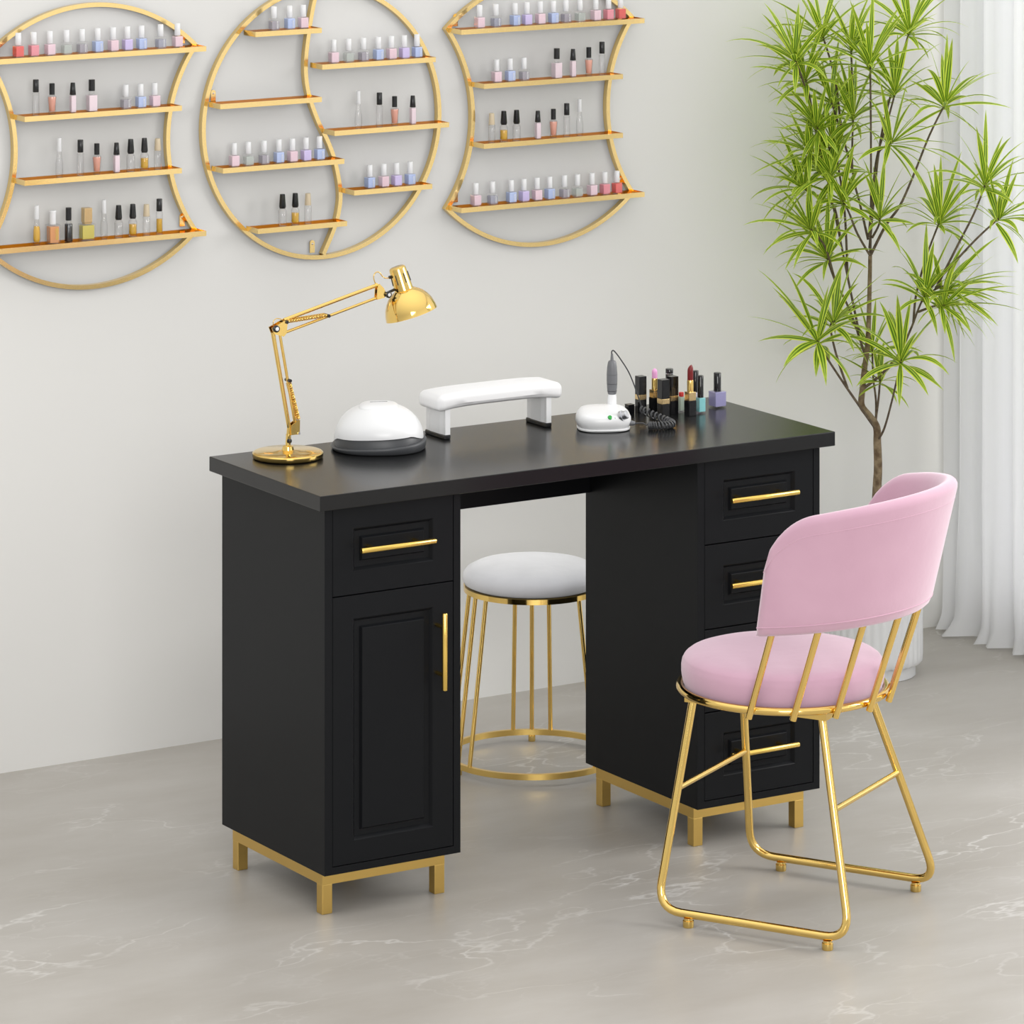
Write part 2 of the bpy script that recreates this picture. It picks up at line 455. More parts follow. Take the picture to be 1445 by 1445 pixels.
def cabinet(x0, x1, fronts):
    bm = NB()
    box(bm, x0, x1, YF + .02, YB, ZB, TT)
    box(bm, x0, x0 + .0165, YF, YF + .02, ZB, TT); box(bm, x1 - .0152, x1, YF, YF + .02, ZB, TT)
    box(bm, x0 + .0165, x1 - .0152, YF, YF + .02, ZB, .0985)
    obj('cabinet', bm, M['black'], desk)
    a, b = x0 + .0176, x1 - .0163
    for kind, z0, z1 in fronts:
        pn = obj(kind, raised_panel(a, b, z0, z1, YF, YF + .0185, .0445, .0435, .0215), M['black'], desk)
        if kind == 'drawer':
            bar_handle(((a + b) / 2 - .006, YF - .030, (z0 + z1) / 2 + .004), .164, False, pn)
        else:
            bar_handle((b - .037, YF - .030, .484), .148, True, pn)
    # gold base: four square feet and a rail round the top
    gx0, gx1, gy0, gy1 = x0 + .0148, x1 - .0148, YF + .0354, YB - .0165
    bm = NB(); w = .022
    for (a0, a1, b0, b1) in ((gx0, gx1, gy0, gy0 + w), (gx0, gx1, gy1 - w, gy1), (gx0, gx0 + w, gy0 + w, gy1 - w), (gx1 - w, gx1, gy0 + w, gy1 - w)):
        box(bm, a0, a1, b0, b1, .0560, ZB)
    fr = obj('base_frame', bm, M['gold_satin'], desk)
    for lx in (gx0, gx1 - w):
        for ly in (gy0, gy1 - w):
            obj('leg', box(NB(), lx, lx + w, ly, ly + w, 0, .0560, .0008), M['gold_satin'], fr)
cabinet(.0224, .3229, [('drawer', .6105, .7795), ('door', .0995, .6085)])
cabinet(.8752, 1.175, [('drawer', .6105, .7795), ('drawer', .4415, .6085), ('drawer', .2755, .4395), ('drawer', .0995, .2735)])

# ------------------------------------------------------------------ wall racks
def arc(c, r, a0, a1, n): return [(c[0] + r * math.cos(rad(a0 + (a1 - a0) * i / n)), c[1] + r * math.sin(rad(a0 + (a1 - a0) * i / n))) for i in range(n + 1)]
def arc3(p, q, sag, n=40):
    """points of an arc from p to q bulging by sag to the left of p->q"""
    p, q = Vector(p), Vector(q); ch = (q - p).length; mid = (p + q) / 2
    t = (q - p).normalized(); nn = Vector((-t.y, t.x))
    R = (ch * ch / 4 + sag * sag) / (2 * abs(sag)); sg = 1 if sag > 0 else -1
    c = mid - nn * sg * (R - abs(sag))
    a0 = math.atan2(p.y - c.y, p.x - c.x); a1 = math.atan2(q.y - c.y, q.x - c.x)
    while a1 - a0 > PI: a1 -= 2 * PI
    while a1 - a0 < -PI: a1 += 2 * PI
    return [(c.x + R * math.cos(a0 + (a1 - a0) * i / n), c.y + R * math.sin(a0 + (a1 - a0) * i / n)) for i in range(n + 1)]
FY0, FY1 = WY - .016, WY - .001        # frame band depth
SY0 = 1.214                            # front of the shelves
def shelf(x0, x1, zb, parent):
    """shallow gold tray: a plate with a low rim on its ends and front"""
    h, t = .0100, .0014
    s = obj('shelf', box(box(box(box(NB(), x0, x1, SY0, SY0 + t, zb, zb + h), x0, x0 + t, SY0 + t, FY0 - .0005, zb, zb + h), x1 - t, x1, SY0 + t, FY0 - .0005, zb, zb + h),
        x0, x1, SY0, FY0 - .0005, zb - .0012, zb), M['gold_rack'], parent)
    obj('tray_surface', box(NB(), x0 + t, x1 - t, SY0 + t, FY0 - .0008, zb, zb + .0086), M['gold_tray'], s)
    return s
SHZ = .0087
def tab(cx, z0, parent):
    bm = NB(); n = 8
    pts = [(cx - .006, z0), (cx + .006, z0)] + [(cx + .006 * math.cos(PI * i / n), z0 + .022 + .006 * math.sin(PI * i / n)) for i in range(n + 1)]
    A = [bm.verts.new((x, WY - .0045, z)) for x, z in pts]; B = [bm.verts.new((x, WY - .002, z)) for x, z in pts]
    bm.faces.new(A); bm.faces.new(list(reversed(B)))
    for i in range(len(A)): bm.faces.new((A[i], A[(i + 1) % len(A)], B[(i + 1) % len(A)], B[i]))
    o = obj('hanging_tab', bm, M['gold_rack'], parent)
    obj('screw', lathe(NB(), [(.0022, 0), (.0022, .0012), (.0012, .002)], (cx, WY - .0045, z0 + .02), 12, axis=(0, -1, 0)), M['silver'], o, 40)
Z4 = (1.5165, 1.3915, 1.2565, 1.1165)
def hourglass(cx, label):
    t = thing('wall_rack', (cx, WY, 1.32), label, 'shelf', 'gold hourglass wall racks')
    hw, zt, zb = .2500, 1.5235, 1.1190
    P = arc3((cx - hw, zt), (cx + hw, zt), .1005)[:-1] + arc3((cx + hw, zt), (cx + hw, zb), -.068)[:-1] + \
        arc3((cx + hw, zb), (cx - hw, zb), .1005)[:-1] + arc3((cx - hw, zb), (cx - hw, zt), -.068)[:-1]
    obj('frame', band(NB(), P, .0095, FY0, FY1, True), M['gold_rack'], t, 40)
    for z, h in zip(Z4, (.2465, .187, .187, .2465)): shelf(cx - h, cx + h, z, t)
    for s in (-1, 1):
        tab(cx + s * .222, 1.528, t); tab(cx + s * .222, 1.130, t)
    return t
LX, RX = .1535, 1.2925
hourglass(LX, 'gold hourglass-shaped wall rack at far left, cut by the photo edge')
hourglass(RX, 'gold hourglass-shaped wall rack nearest the plant')
MC, MR = (.7222, 1.3357), .2995
rack = thing('wall_rack', (MC[0], WY, MC[1]), 'round gold wall rack with S-curved divider, between the hourglass racks', 'shelf')
obj('frame', band(NB(), [(MC[0] + MR * math.cos(2 * PI * i / 120), MC[1] + MR * math.sin(2 * PI * i / 120)) for i in range(120)], .0095, FY0, FY1, True), M['gold_rack'], rack, 40)
sp = [(.7215, 1.041), (.7255, 1.048), (.748, 1.093), (.761, 1.131), (.7655, 1.178), (.753, 1.242), (.7345, 1.290), (.7085, 1.339), (.684, 1.404), (.6775, 1.467), (.687, 1.544), (.700, 1.606), (.7115, 1.630)]
spath = [(p.x, p.y) for p in smooth_path([(x, z, 0) for x, z in sp], 6)]
obj('divider', band(NB(), spath, .0095, FY0 + .0003, FY1, False), M['gold_rack'], rack, 40)
MS = dict(L1=(.521, .687, 1.5405), L2=(.434, .687, 1.3885), L3=(.441, .744, 1.2485), L4=(.527, .751, 1.1105), R1=(.688, .979, 1.4595), R2=(.719, 1.014, 1.3115), R3=(.769, .970, 1.1765))
for k, (a, b, z) in MS.items(): shelf(a, b, z, rack)
tab(.700, 1.046, rack); tab(.452, 1.394, rack)

# ------------------------------------------------------------------ nail polish bottles
def sq(bm, w, z0, z1, d=None, bev=.0012):
    d = d or w
    return box(bm, -w / 2, w / 2, -d / 2, d / 2, z0, z1, bev, 2)
def font_mesh(text, size, m, parent, loc, rot):
    cu = bpy.data.curves.new('lettering', 'FONT'); cu.body = text; cu.size = size; cu.align_x = 'CENTER'; cu.align_y = 'CENTER'; cu.extrude = .00008
    tmp = bpy.data.objects.new('tmp_text', cu); COL.objects.link(tmp)
    dg = bpy.context.evaluated_depsgraph_get()
    me = bpy.data.meshes.new_from_object(tmp.evaluated_get(dg))
    bpy.data.objects.remove(tmp)
    o = bpy.data.objects.new('lettering', me); COL.objects.link(o); me.materials.append(m)
    o.parent = parent; o.location = loc; o.rotation_euler = rot
    return o
PROTO = {}
def parts_for(kind, col, root):
    P = lambda n, bm, m, s=None: obj(n, bm, m, root, s, local=True)
    lq = M['lq_' + col]
    if kind == 'square':
        P('glass_bottle', sq(NB(), .0205, 0, .0265), M['glass_thin'])
        P('polish', sq(NB(), .0182, .0022, .0245 if col not in ('plum', 'navy', 'green') else .0205), lq)
        P('cap', lathe(NB(), [(.0062, .0266), (.0066, .0272), (.0061, .0515), (.0055, .0522)], seg=20), M['white_cap'], 40)
        if col in ('plum', 'navy', 'orange', 'blue'):
            font_mesh('essie', .0085, M['lettering'], root, (.003, -.01045, .0125), (rad(90), rad(-90), 0))
    elif kind == 'bigsquare':
        P('glass_bottle', sq(NB(), .0255, 0, .0410), M['glass'])
        P('polish', sq(NB(), .0205, .002, .0365), lq)
        P('cap', lathe(NB(), [(.0068, .0411), (.0070, .042), (.0066, .066), (.0072, .0664), (.0072, .0695), (.0068, .070)], seg=20), M['white_cap'], 40)
        font_mesh('essie', .013, M['lq_yellow'], root, (.003, -.01285, .0215), (rad(90), rad(-90), 0))
    elif kind == 'tall':
        P('glass_bottle', lathe(NB(), [(.0070, 0), (.0074, .0008), (.0074, .0470), (.0060, .0485), (.0060, .0495)], seg=20), M['glass'], 40)
        P('polish', lathe(NB(), [(.0060, .0045), (.0063, .005), (.0063, .0330 if col == 'amber' else .044)], seg=20), lq, 40)
        P('cap', lathe(NB(), [(.0062, .0496), (.0064, .0500), (.0062, .0755), (.0056, .0762)], seg=16), M['black_plastic'], 40)
    elif kind == 'coral':
        P('glass_bottle', lathe(NB(), [(.0065, 0), (.0072, .001), (.0096, .0355), (.0090, .0385), (.0058, .0405), (.0058, .0418)], seg=20), M['glass'], 40)
        P('polish', lathe(NB(), [(.0058, .006), (.0062, .007), (.0086, .0350), (.0080, .037)], seg=20), lq, 40)
        P('cap', lathe(NB(), [(.0058, .0419), (.0058, .0652), (.0052, .0658)], seg=16), M['black_plastic'], 40)
    elif kind == 'slim':
        P('glass_bottle', sq(NB(), .0128, 0, .0385), M['glass_thin'])
        P('polish', sq(NB(), .0112, .0012, .037), lq)
        P('cap', lathe(NB(), [(.0066, .0386), (.0068, .039), (.0048, .0636), (.0042, .0642)], seg=16), M['black_plastic'], 40)
    elif kind == 'wide':
        P('glass_bottle', lathe(sq(NB(), .0205, 0, .0370), [(.0060, .0371), (.0060, .0440)], seg=16), M['glass_thin'])
        P('polish', sq(NB(), .0186, .0012, .0352), lq)
        P('cap', lathe(NB(), [(.0068, .0441), (.0068, .0676), (.0062, .0682)], seg=16), M['black_plastic'], 40)
    elif kind == 'hex':
        P('glass_bottle', lathe(NB(), [(.0088, 0), (.0093, .0008), (.0093, .0330), (.0066, .0362), (.0066, .0384)], seg=20), M['glass'], 40)
        P('polish', lathe(NB(), [(.0078, .006), (.0081, .0068), (.0081, .0265 if col == 'amber' else .031)], seg=20), lq, 40)
        P('cap', lathe(NB(), [(.0062, .0385), (.0078, .0425), (.0058, .0690), (.0052, .0696)], seg=8), M['black_plastic'], 30)
    elif kind == 'beige':
        P('glass_bottle', lathe(NB(), [(.0074, 0), (.0080, .0008), (.0080, .0395), (.0070, .0408)], seg=20), M['glass'], 40)
        P('polish', lathe(NB(), [(.0066, .004), (.0069, .005), (.0069, .036)], seg=20), lq, 40)
        P('cap', lathe(NB(), [(.0070, .0409), (.0072, .0415), (.0058, .0660), (.0052, .0666)], seg=16), M['beige'], 40)
    elif kind == 'whitetall':
        P('glass_bottle', lathe(NB(), [(.0060, 0), (.0068, .001), (.0084, .012), (.0080, .030), (.0056, .0455), (.0050, .0530), (.0050, .0545)], seg=20), M['glass'], 40)
        P('polish', lathe(NB(), [(.0052, .0065), (.0060, .0075), (.0074, .013), (.0070, .030), (.0056, .0395)], seg=20), lq, 40)
        P('cap', lathe(NB(), [(.0050, .0546), (.0052, .055), (.0046, .0832), (.0040, .0838)], seg=16), M['white_cap'], 40)
    elif kind == 'blackround':
        P('glass_bottle', lathe(lathe(NB(), [(.0078, 0), (.0088, .0012), (.0086, .0380), (.0080, .0395)], seg=20), [(.0056, .0396), (.0056, .0462)], seg=16), M['glass'], 40)
        P('polish', lathe(NB(), [(.0074, .001), (.0084, .002), (.0082, .0375), (.0076, .039)], seg=20), lq, 40)
        P('cap', lathe(NB(), [(.0062, .0463), (.0062, .0730), (.0056, .0736)], seg=16), M['black_plastic'], 40)
    elif kind == 'gold':
        P('glass_bottle', sq(NB(), .0310, 0, .0360, .0250), M['glass'])
        P('polish', sq(NB(), .0270, .004, .0330, .0205), lq)
        P('cap', sq(sq(NB(), .0150, .0361, .0385, bev=0), .0185, .0385, .0700), M['gold_face'])
def bottle(kind, col, x, y, z, label, group, seed):
    rng = random.Random(seed)
    key = (kind, col)
    root = thing('nail_polish_bottle', (x, y, z), label, 'nail polish', group)
    root.rotation_euler = (0, 0, rng.uniform(-.05, .05))
    if key not in PROTO:
        parts_for(kind, col, root); PROTO[key] = root
    else:
        for ch in PROTO[key].children:
            c = ch.copy(); COL.objects.link(c); c.parent = root
    return root
DESC = {('square', 'pink'): 'pale pink polish with white cap', ('square', 'green'): 'pale grey-green polish with white cap', ('square', 'plum'): 'smoky plum polish with white cap',
        ('square', 'blue'): 'sky blue polish with white cap', ('square', 'lilac'): 'lilac polish with white cap', ('square', 'red'): 'bright red polish with white cap',
        ('square', 'rose'): 'rose red polish with white cap', ('square', 'navy'): 'smoky navy polish with white cap', ('bigsquare', 'orange'): 'square orange polish with white cap',
        ('tall', 'clear'): 'tall clear bottle with black cap', ('tall', 'amber'): 'tall amber bottle with black cap', ('coral', 'coral'): 'tapered coral polish with black cap',
        ('slim', 'palepink'): 'slim pale pink polish, black cap', ('wide', 'palepink'): 'wide pale pink polish, black cap', ('hex', 'clear'): 'round clear bottle, faceted black cap',
        ('hex', 'amber'): 'round amber bottle, faceted black cap', ('beige', 'clear'): 'clear bottle with beige cap', ('whitetall', 'clear'): 'tall clear bottle, white cap',
        ('whitetall', 'amber'): 'tall amber bottle, white cap', ('blackround', 'black'): 'black polish with black cap', ('gold', 'yellow'): 'square yellow bottle, gold block cap'}
ORD = ['first', 'second', 'third', 'fourth', 'fifth', 'sixth', 'seventh', 'eighth', 'ninth', 'tenth', 'eleventh']
sqs = lambda s: [('square', c) for c in s.split()]
W_, B_, C_, SL, WD, HC, HA, BG = ('whitetall', 'clear'), ('tall', 'clear'), ('coral', 'coral'), ('slim', 'palepink'), ('wide', 'palepink'), ('hex', 'clear'), ('hex', 'amber'), ('beige', 'clear')
ROWS = [
 ("left rack's top shelf", Z4[0], [-.039, -.003, .035, .074, .111, .148, .185, .219, .253, .299, .340], sqs('red rose pink green plum blue pink lilac blue navy pink'), 'left rack'),
 ("left rack's second shelf", Z4[1], [.002, .040, .089, .134, .215, .251, .285], [B_, C_, SL, WD] + sqs('plum blue pink'), 'left rack'),
 ("left rack's third shelf", Z4[2], [.057, .107, .146, .193, .227, .260, .292], [W_, B_, C_, SL, HC, HA, BG], 'left rack'),
 ("left rack's bottom shelf", Z4[3], [.004, .042, .079, .122, .163, .198, .232, .265, .296], [('whitetall', 'amber'), ('bigsquare', 'orange'), ('blackround', 'black'), ('gold', 'yellow'), W_, HC, HA, BG, ('tall', 'amber')], 'left rack'),
 ("round rack's top left shelf", MS['L1'][2], [.578, .617, .651], sqs('plum blue pink'), 'round rack'),
 ("round rack's third left shelf", MS['L3'][2], [.479, .514, .553, .590, .624, .658, .692], sqs('pink green plum blue pink lilac blue'), 'round rack'),
 ("round rack's bottom left shelf", MS['L4'][2], [.599, .631, .663], [HC, HA, BG], 'round rack'),
 ("round rack's top right shelf", MS['R1'][2], [.728, .766, .804, .842, .876, .909, .942], sqs('pink green plum blue pink lilac blue'), 'round rack'),
 ("round rack's middle right shelf", MS['R2'][2], [.791, .845, .884, .931], [W_, B_, C_, SL], 'round rack'),
 ("round rack's bottom right shelf", MS['R3'][2], [.820, .856, .889, .924], sqs('blue pink lilac blue'), 'round rack'),
 ("right rack's top shelf", Z4[0], [1.106, 1.149, 1.200, 1.232, 1.268, 1.303, 1.337, 1.375, 1.418, 1.453, 1.486], sqs('pink navy blue lilac pink blue plum green pink rose red'), 'right rack'),
 ("right rack's second shelf", Z4[1], [1.151, 1.187, 1.224, 1.312, 1.356, 1.399, 1.435], sqs('pink blue plum') + [WD, SL, C_, B_], 'right rack'),
 ("right rack's third shelf", Z4[2], [1.138, 1.170, 1.204, 1.261, 1.303, 1.339, 1.374], [BG, HA, HC, SL, C_, B_, W_], 'right rack'),
 ("right rack's bottom shelf", Z4[3], [1.096, 1.140, 1.190, 1.224, 1.259, 1.293, 1.333, 1.368, 1.408, 1.443, 1.476], sqs('pink navy blue lilac pink blue plum green pink rose red'), 'right rack')]
for ri, (shelfname, z, xs, kinds, rk) in enumerate(ROWS):
    for i, (x, (k, c)) in enumerate(zip(xs, kinds)):
        lab = '%s, %s from left on %s' % (DESC[(k, c)], ORD[i], shelfname)
        bottle(k, c, x, 1.234, z + SHZ, lab, 'nail polish bottles on the ' + rk, ri * 40 + i)

# ------------------------------------------------------------------ desk lamp
def desk_lamp():
    Y = .356; t = thing('desk_lamp', (.127, Y, TZ), 'shiny gold swing-arm desk lamp at the left end of the desk', 'lamp')
    g = M['gold']
    b = lathe(NB(), [(.066, 0), (.069, .0015), (.070, .003), (.070, .0095), (.068, .0115), (.064, .0125), (.030, .0125), (.012, .0150), (.0105, .022), (.007, .024)], (.127, Y, TZ + .0002), 64)
    obj('base', b, g, t, 35)
    st = tube(NB(), [(.127, Y, TZ + .02), (.1285, Y, TZ + .046)], .0052, 14)
    tube(st, [(.1285, Y, TZ + .046), (.130, Y, TZ + .062)], .0042, 14)
    so = obj('stem', st, g, t, 40)
    kb = tube(NB(), [(.1285, Y - .005, TZ + .036), (.1215, Y - .016, TZ + .036)], .002, 10)
    lathe(kb, [(.0035, 0), (.005, .001), (.005, .005), (.0035, .006)], (.1225, Y - .0145, TZ + .036), 14, axis=(-.5, -.85, 0))
    obj('clamp_knob', kb, M['black_plastic'], so, 40)
    # lower bracket plates
    def plate(pts, y, th=.0012, bm=None):
        bm = bm or NB()
        A = [bm.verts.new((x, y - th, z)) for x, z in pts]; B = [bm.verts.new((x, y + th, z)) for x, z in pts]
        bm.faces.new(A); bm.faces.new(list(reversed(B)))
        for i in range(len(A)): bm.faces.new((A[i], A[(i + 1) % len(A)], B[(i + 1) % len(A)], B[i]))
        return bm
    lb = [(.1300, .8545), (.1490, .8545), (.1500, .8600), (.1505, .8825), (.1475, .8830), (.1300, .8720)]
    pl = plate(lb, Y - .006); plate(lb, Y + .006, bm=pl)
    pb = obj('lower_bracket', pl, g, t)
    obj('bolt', tube(NB(), [(.1480, Y - .009, .8565), (.1480, Y + .009, .8565)], .0028, 12), M['silver'], pb, 40)
    # lower arm: two parallel rods leaning back to the elbow, with springs at the foot
    la = tube(NB(), [(.1305, Y, .864), (.0930, Y, 1.0600)], .0042, 10); tube(la, [(.1450, Y, .8650), (.1085, Y, 1.0560)], .0030, 10)
    lo = obj('lower_arm', la, g, t, 40)
    def spring(p, q, r, turns, name, parent):
        p, q = Vector(p), Vector(q); d = (q - p); u = d.normalized(); s = Vector((0, 1, 0)); w = u.cross(s)
        n = turns * 8; pts = [p + d * (i / n) + (s * math.cos(2 * PI * i / 8) + w * math.sin(2 * PI * i / 8)) * r for i in range(n + 1)]
        return obj(name, tube(NB(), pts, .0008, 5), g, parent, 60)
    for sy in (-.005, .005): spring((.1487, Y + sy, .884), (.1285, Y + sy, .957), .0030, 40, 'spring', lo)
    obj('pivot_pin', tube(NB(), [(.1278, Y - .0095, .9620), (.1278, Y + .0095, .9620)], .0034, 12), M['black_plastic'], lo, 40)
    # elbow
    ep = [(.0875, 1.0690), (.0925, 1.0570), (.1140, 1.0500), (.1200, 1.0560), (.1225, 1.0770), (.1160, 1.0810)]
    eb = plate(ep, Y - .0065); plate(ep, Y + .0065, bm=eb)
    el = obj('elbow_bracket', eb, g, t)
    kn = lathe(NB(), [(.0050, 0), (.0070, .001), (.0070, .005), (.0056, .006)], (.0955, Y - .0075, 1.0675), 18, axis=(0, -1, 0))
    k1 = obj('elbow_knob', kn, M['black_plastic'], el, 40)
    obj('knob_face', lathe(NB(), [(.0038, 0), (.0038, .0008), (.003, .0012)], (.0955, Y - .0135, 1.0675), 14, axis=(0, -1, 0)), M['white'], k1, 40)
    # upper arm
    ua = tube(NB(), [(.1180, Y, 1.0812), (.3310, Y, 1.1325)], .0040, 10); tube(ua, [(.1187, Y, 1.0560), (.3320, Y, 1.1075)], .0030, 10)
    uo = obj('upper_arm', ua, g, t, 40)
    for sy in (-.005, .005): spring((.123, Y + sy, 1.0785), (.2125, Y + sy, 1.0830), .0030, 40, 'spring', uo)
    pv = tube(NB(), [(.1205, Y - .010, 1.0780), (.1205, Y + .010, 1.0780)], .0034, 12); tube(pv, [(.2150, Y - .010, 1.0818), (.2150, Y + .010, 1.0818)], .0034, 12)
    obj('pivot_pin', pv, M['black_plastic'], uo, 40)
    # head bracket, knob and shade
    hp = [(.3265, 1.1040), (.3440, 1.1065), (.3490, 1.1130), (.3420, 1.1260), (.3325, 1.1350), (.3285, 1.1330)]
    hb = plate(hp, Y - .005); plate(hp, Y + .005, bm=hb)
    ho = obj('head_bracket', hb, g, t)
    hk = lathe(NB(), [(.005, 0), (.0066, .001), (.0066, .005), (.0052, .006)], (.3510, Y - .0062, 1.1125), 18, axis=(0, -1, 0))
    tube(hk, [(.3510, Y, 1.1135), (.3720, Y, 1.1205)], .0028, 10); tube(hk, [(.3510, Y - .007, 1.1125), (.3510, Y + .006, 1.1125)], .004, 10)
    h1 = obj('head_knob', hk, M['black_plastic'], ho, 40)
    obj('knob_face', lathe(NB(), [(.0034, 0), (.0034, .0008), (.003, .0012)], (.3510, Y - .0124, 1.1125), 14, axis=(0, -1, 0)), M['white'], h1, 40)
    wire = smooth_path([(.3300, Y, 1.1320), (.3245, Y, 1.1390), (.3220, Y, 1.1500), (.3270, Y, 1.1575), (.3350, Y, 1.1570), (.3420, Y, 1.1490), (.3490, Y, 1.1445), (.3600, Y, 1.1440)], 6)
    w2 = smooth_path([(.0940, Y, 1.0720), (.0945, Y, 1.0810), (.1010, Y, 1.0855), (.1110, Y, 1.0840), (.1180, Y, 1.0800)], 6)
    wb_ = tube(NB(), wire, .0011, 8); tube(wb_, w2, .0009, 8)
    obj('wire', wb_, g, t, 60)
    # the head: cup and bell on one slanted axis, leaning to the right as it drops
    top = Vector((.3756, Y, 1.1640)); ax = Vector((.253, -.158, -.955)).normalized()
    cup = lathe(NB(), [(.0130, -.001), (.0160, .001), (.0170, .004), (.0190, .046), (.0196, .0495)], top, 40, axis=ax)
    co = obj('lamp_cup', cup, g, t, 35)
    prof = [(.0205, .0470), (.025, .050), (.0345, .0565), (.0425, .066), (.0485, .077), (.0520, .089), (.0530, .0975), (.0535, .0985), (.0520, .0985), (.0510, .089), (.0475, .0775), (.0415, .067), (.0335, .058), (.0190, .0510)]
    bell = lathe(NB(), prof, top, 64, axis=ax)
    obj('lamp_shade', bell, g, t, 60)
    sl = NB(); q = Vector((0, 0, 1)).rotation_difference(ax)
    for a in (150, 205, 260, 310):
        for r0, h0, h1_ in ((.0176, .013, .033),):
            p0 = top + q @ Vector((r0 * math.cos(rad(a)), r0 * math.sin(rad(a)), h0)); p1 = top + q @ Vector(((r0 + .0010) * math.cos(rad(a)), (r0 + .0010) * math.sin(rad(a)), h1_))
            tube(sl, [p0, p1], .0011, 8)
    obj('vent_slot', sl, M['black_gloss'], co, 60)
    bt = tube(NB(), [top + Vector((-.0115, 0, -.0185)), top + Vector((-.0180, 0, -.0190))], .0032, 12)
    obj('switch', bt, M['black_plastic'], co, 40)
    bulb = lathe(NB(), [(.009, .050), (.012, .056), (.019, .070), (.0195, .078), (.014, .088), (.006, .092)], top, 28, axis=ax)
    obj('bulb', bulb, M['white'], t, 60)
desk_lamp()

# ------------------------------------------------------------------ nail curing lamp (dome)
def curing_lamp():
    c = Vector((.3275, .3455, TZ)); th = rad(-31.85)
    ex, ey = Vector((math.cos(th), math.sin(th), 0)), Vector((-math.sin(th), math.cos(th), 0))
    t = thing('nail_curing_lamp', c, 'white dome nail curing lamp with dark grey base beside the gold lamp', 'nail lamp')
    n = 64
    def ring(rx, ry, z, p=2.3, zf=None, oy=0.0):
        out = []
        for k in range(n):
            a = 2 * PI * k / n; ca, sa = math.cos(a), math.sin(a)
            x = rx * math.copysign(abs(ca) ** (2 / p), ca); y = ry * math.copysign(abs(sa) ** (2 / p), sa)
            zz = z + (zf(a) if zf else 0)
            out.append(c + ex * x + ey * (y + oy) + Vector((0, 0, zz)))
        return out
    base = [ring(.090, .086, .0004), ring(.0935, .0895, .003), ring(.0950, .091, .010, zf=lambda a: .004 * math.cos(a)), ring(.0950, .091, .0125, zf=lambda a: .006 * math.cos(a)),
            ring(.0935, .0895, .0142, zf=lambda a: .006 * math.cos(a)), ring(.0885, .0845, .0146, zf=lambda a: .006 * math.cos(a)), ring(.0872, .0832, .028), ring(.0835, .0795, .034)]
    obj('base', loft(NB(), base), M['grey_plastic'], t, 50)
    def edge(a):   # lower edge of the shell arches up at the front (hand opening)
        f = max(0.0, math.cos(a + PI / 2 + .12)); return 0.0125 * min(1.0, f * 1.7) ** 1.5 + .004 * math.cos(a)
    R0x, R0y, Ht = .0895, .0855, .0895
    rings = []
    z0 = .0185
    m = 14
    for j in range(m + 1):
        s = j / m; z = z0 + (Ht - z0) * math.sin(s * PI / 2) ** 1.05
        k = max(.02, math.cos(s * PI / 2) ** .78)
        rings.append(ring(R0x * k, R0y * k, z, 2.3 - .25 * s, zf=(lambda a, s=s: edge(a) * max(0, 1 - s * 2.2)), oy=-.004 * s))
    obj('shell', loft(NB(), rings), M['white'], t, 60)
    # raised control panel on the crown, with the slim display slot
    pr = [ring(.040, .033, .0790, 3, oy=-.012, zf=lambda a: .0035 * math.sin(a)), ring(.0385, .0315, .0862, 3, oy=-.012, zf=lambda a: .0035 * math.sin(a)), ring(.036, .029, .0882, 3, oy=-.012, zf=lambda a: .003 * math.sin(a)),
          ring(.028, .02, .0902, 2.6, oy=-.010, zf=lambda a: .001 * math.sin(a)), ring(.010, .008, .0912, 2.3, oy=-.008)]
    obj('control_panel', loft(NB(), pr), M['white'], t, 60)
    sl = NB(); a0 = c + ex * -.017 + ey * .000 + Vector((0, 0, .0905)); a1 = c + ex * .017 + ey * .004 + Vector((0, 0, .0905))
    tube(sl, [a0, a1], .0012, 8)
    obj('display_slot', sl, M['mid_grey'], t, 60)
curing_lamp()

# ------------------------------------------------------------------ hand rest
def hand_rest():
    t = thing('hand_rest', (.61, .38, TZ), 'long white padded hand rest on two upright legs at desk back', 'hand rest')
    bm = NB(); box(bm, .4630, .7590, .3360, .4250, .8695, .9035)
    es = [e for e in bm.edges]
    bmesh.ops.bevel(bm, geom=es, offset=.0125, segments=6, profile=.5, affect='EDGES')
    bmesh.ops.subdivide_edges(bm, edges=[e for e in bm.edges if abs(e.verts[0].co.x - e.verts[1].co.x) > .1], cuts=12)
    for v in bm.verts:
        u = abs(v.co.x - .611) / .148
        v.co.z -= .0045 * u ** 4
        if v.co.z < .88: v.co.z += .0035 * (1 - u ** 4)
    obj('cushion', bm, M['white_pad'], t, 60)
    for x0, x1 in ((.4800, .4935), (.7205, .7340)):
        rings = []
        for z in (.8190, .872):
            rings.append([Vector((x, y, z)) for x, y in [(x0 + (0.0 if abs(i - 4) < 3 else .002), .3450 + .0750 * i / 8) for i in range(9)] + [(x1, .4200), (x1, .3450)]])
        lg = obj('leg', loft(NB(), rings), M['white'], t)
        obj('foot', box(NB(), x0 - .001, x1 + .001, .344, .421, TZ, .8190, .002), M['black_plastic'], lg)
hand_rest()

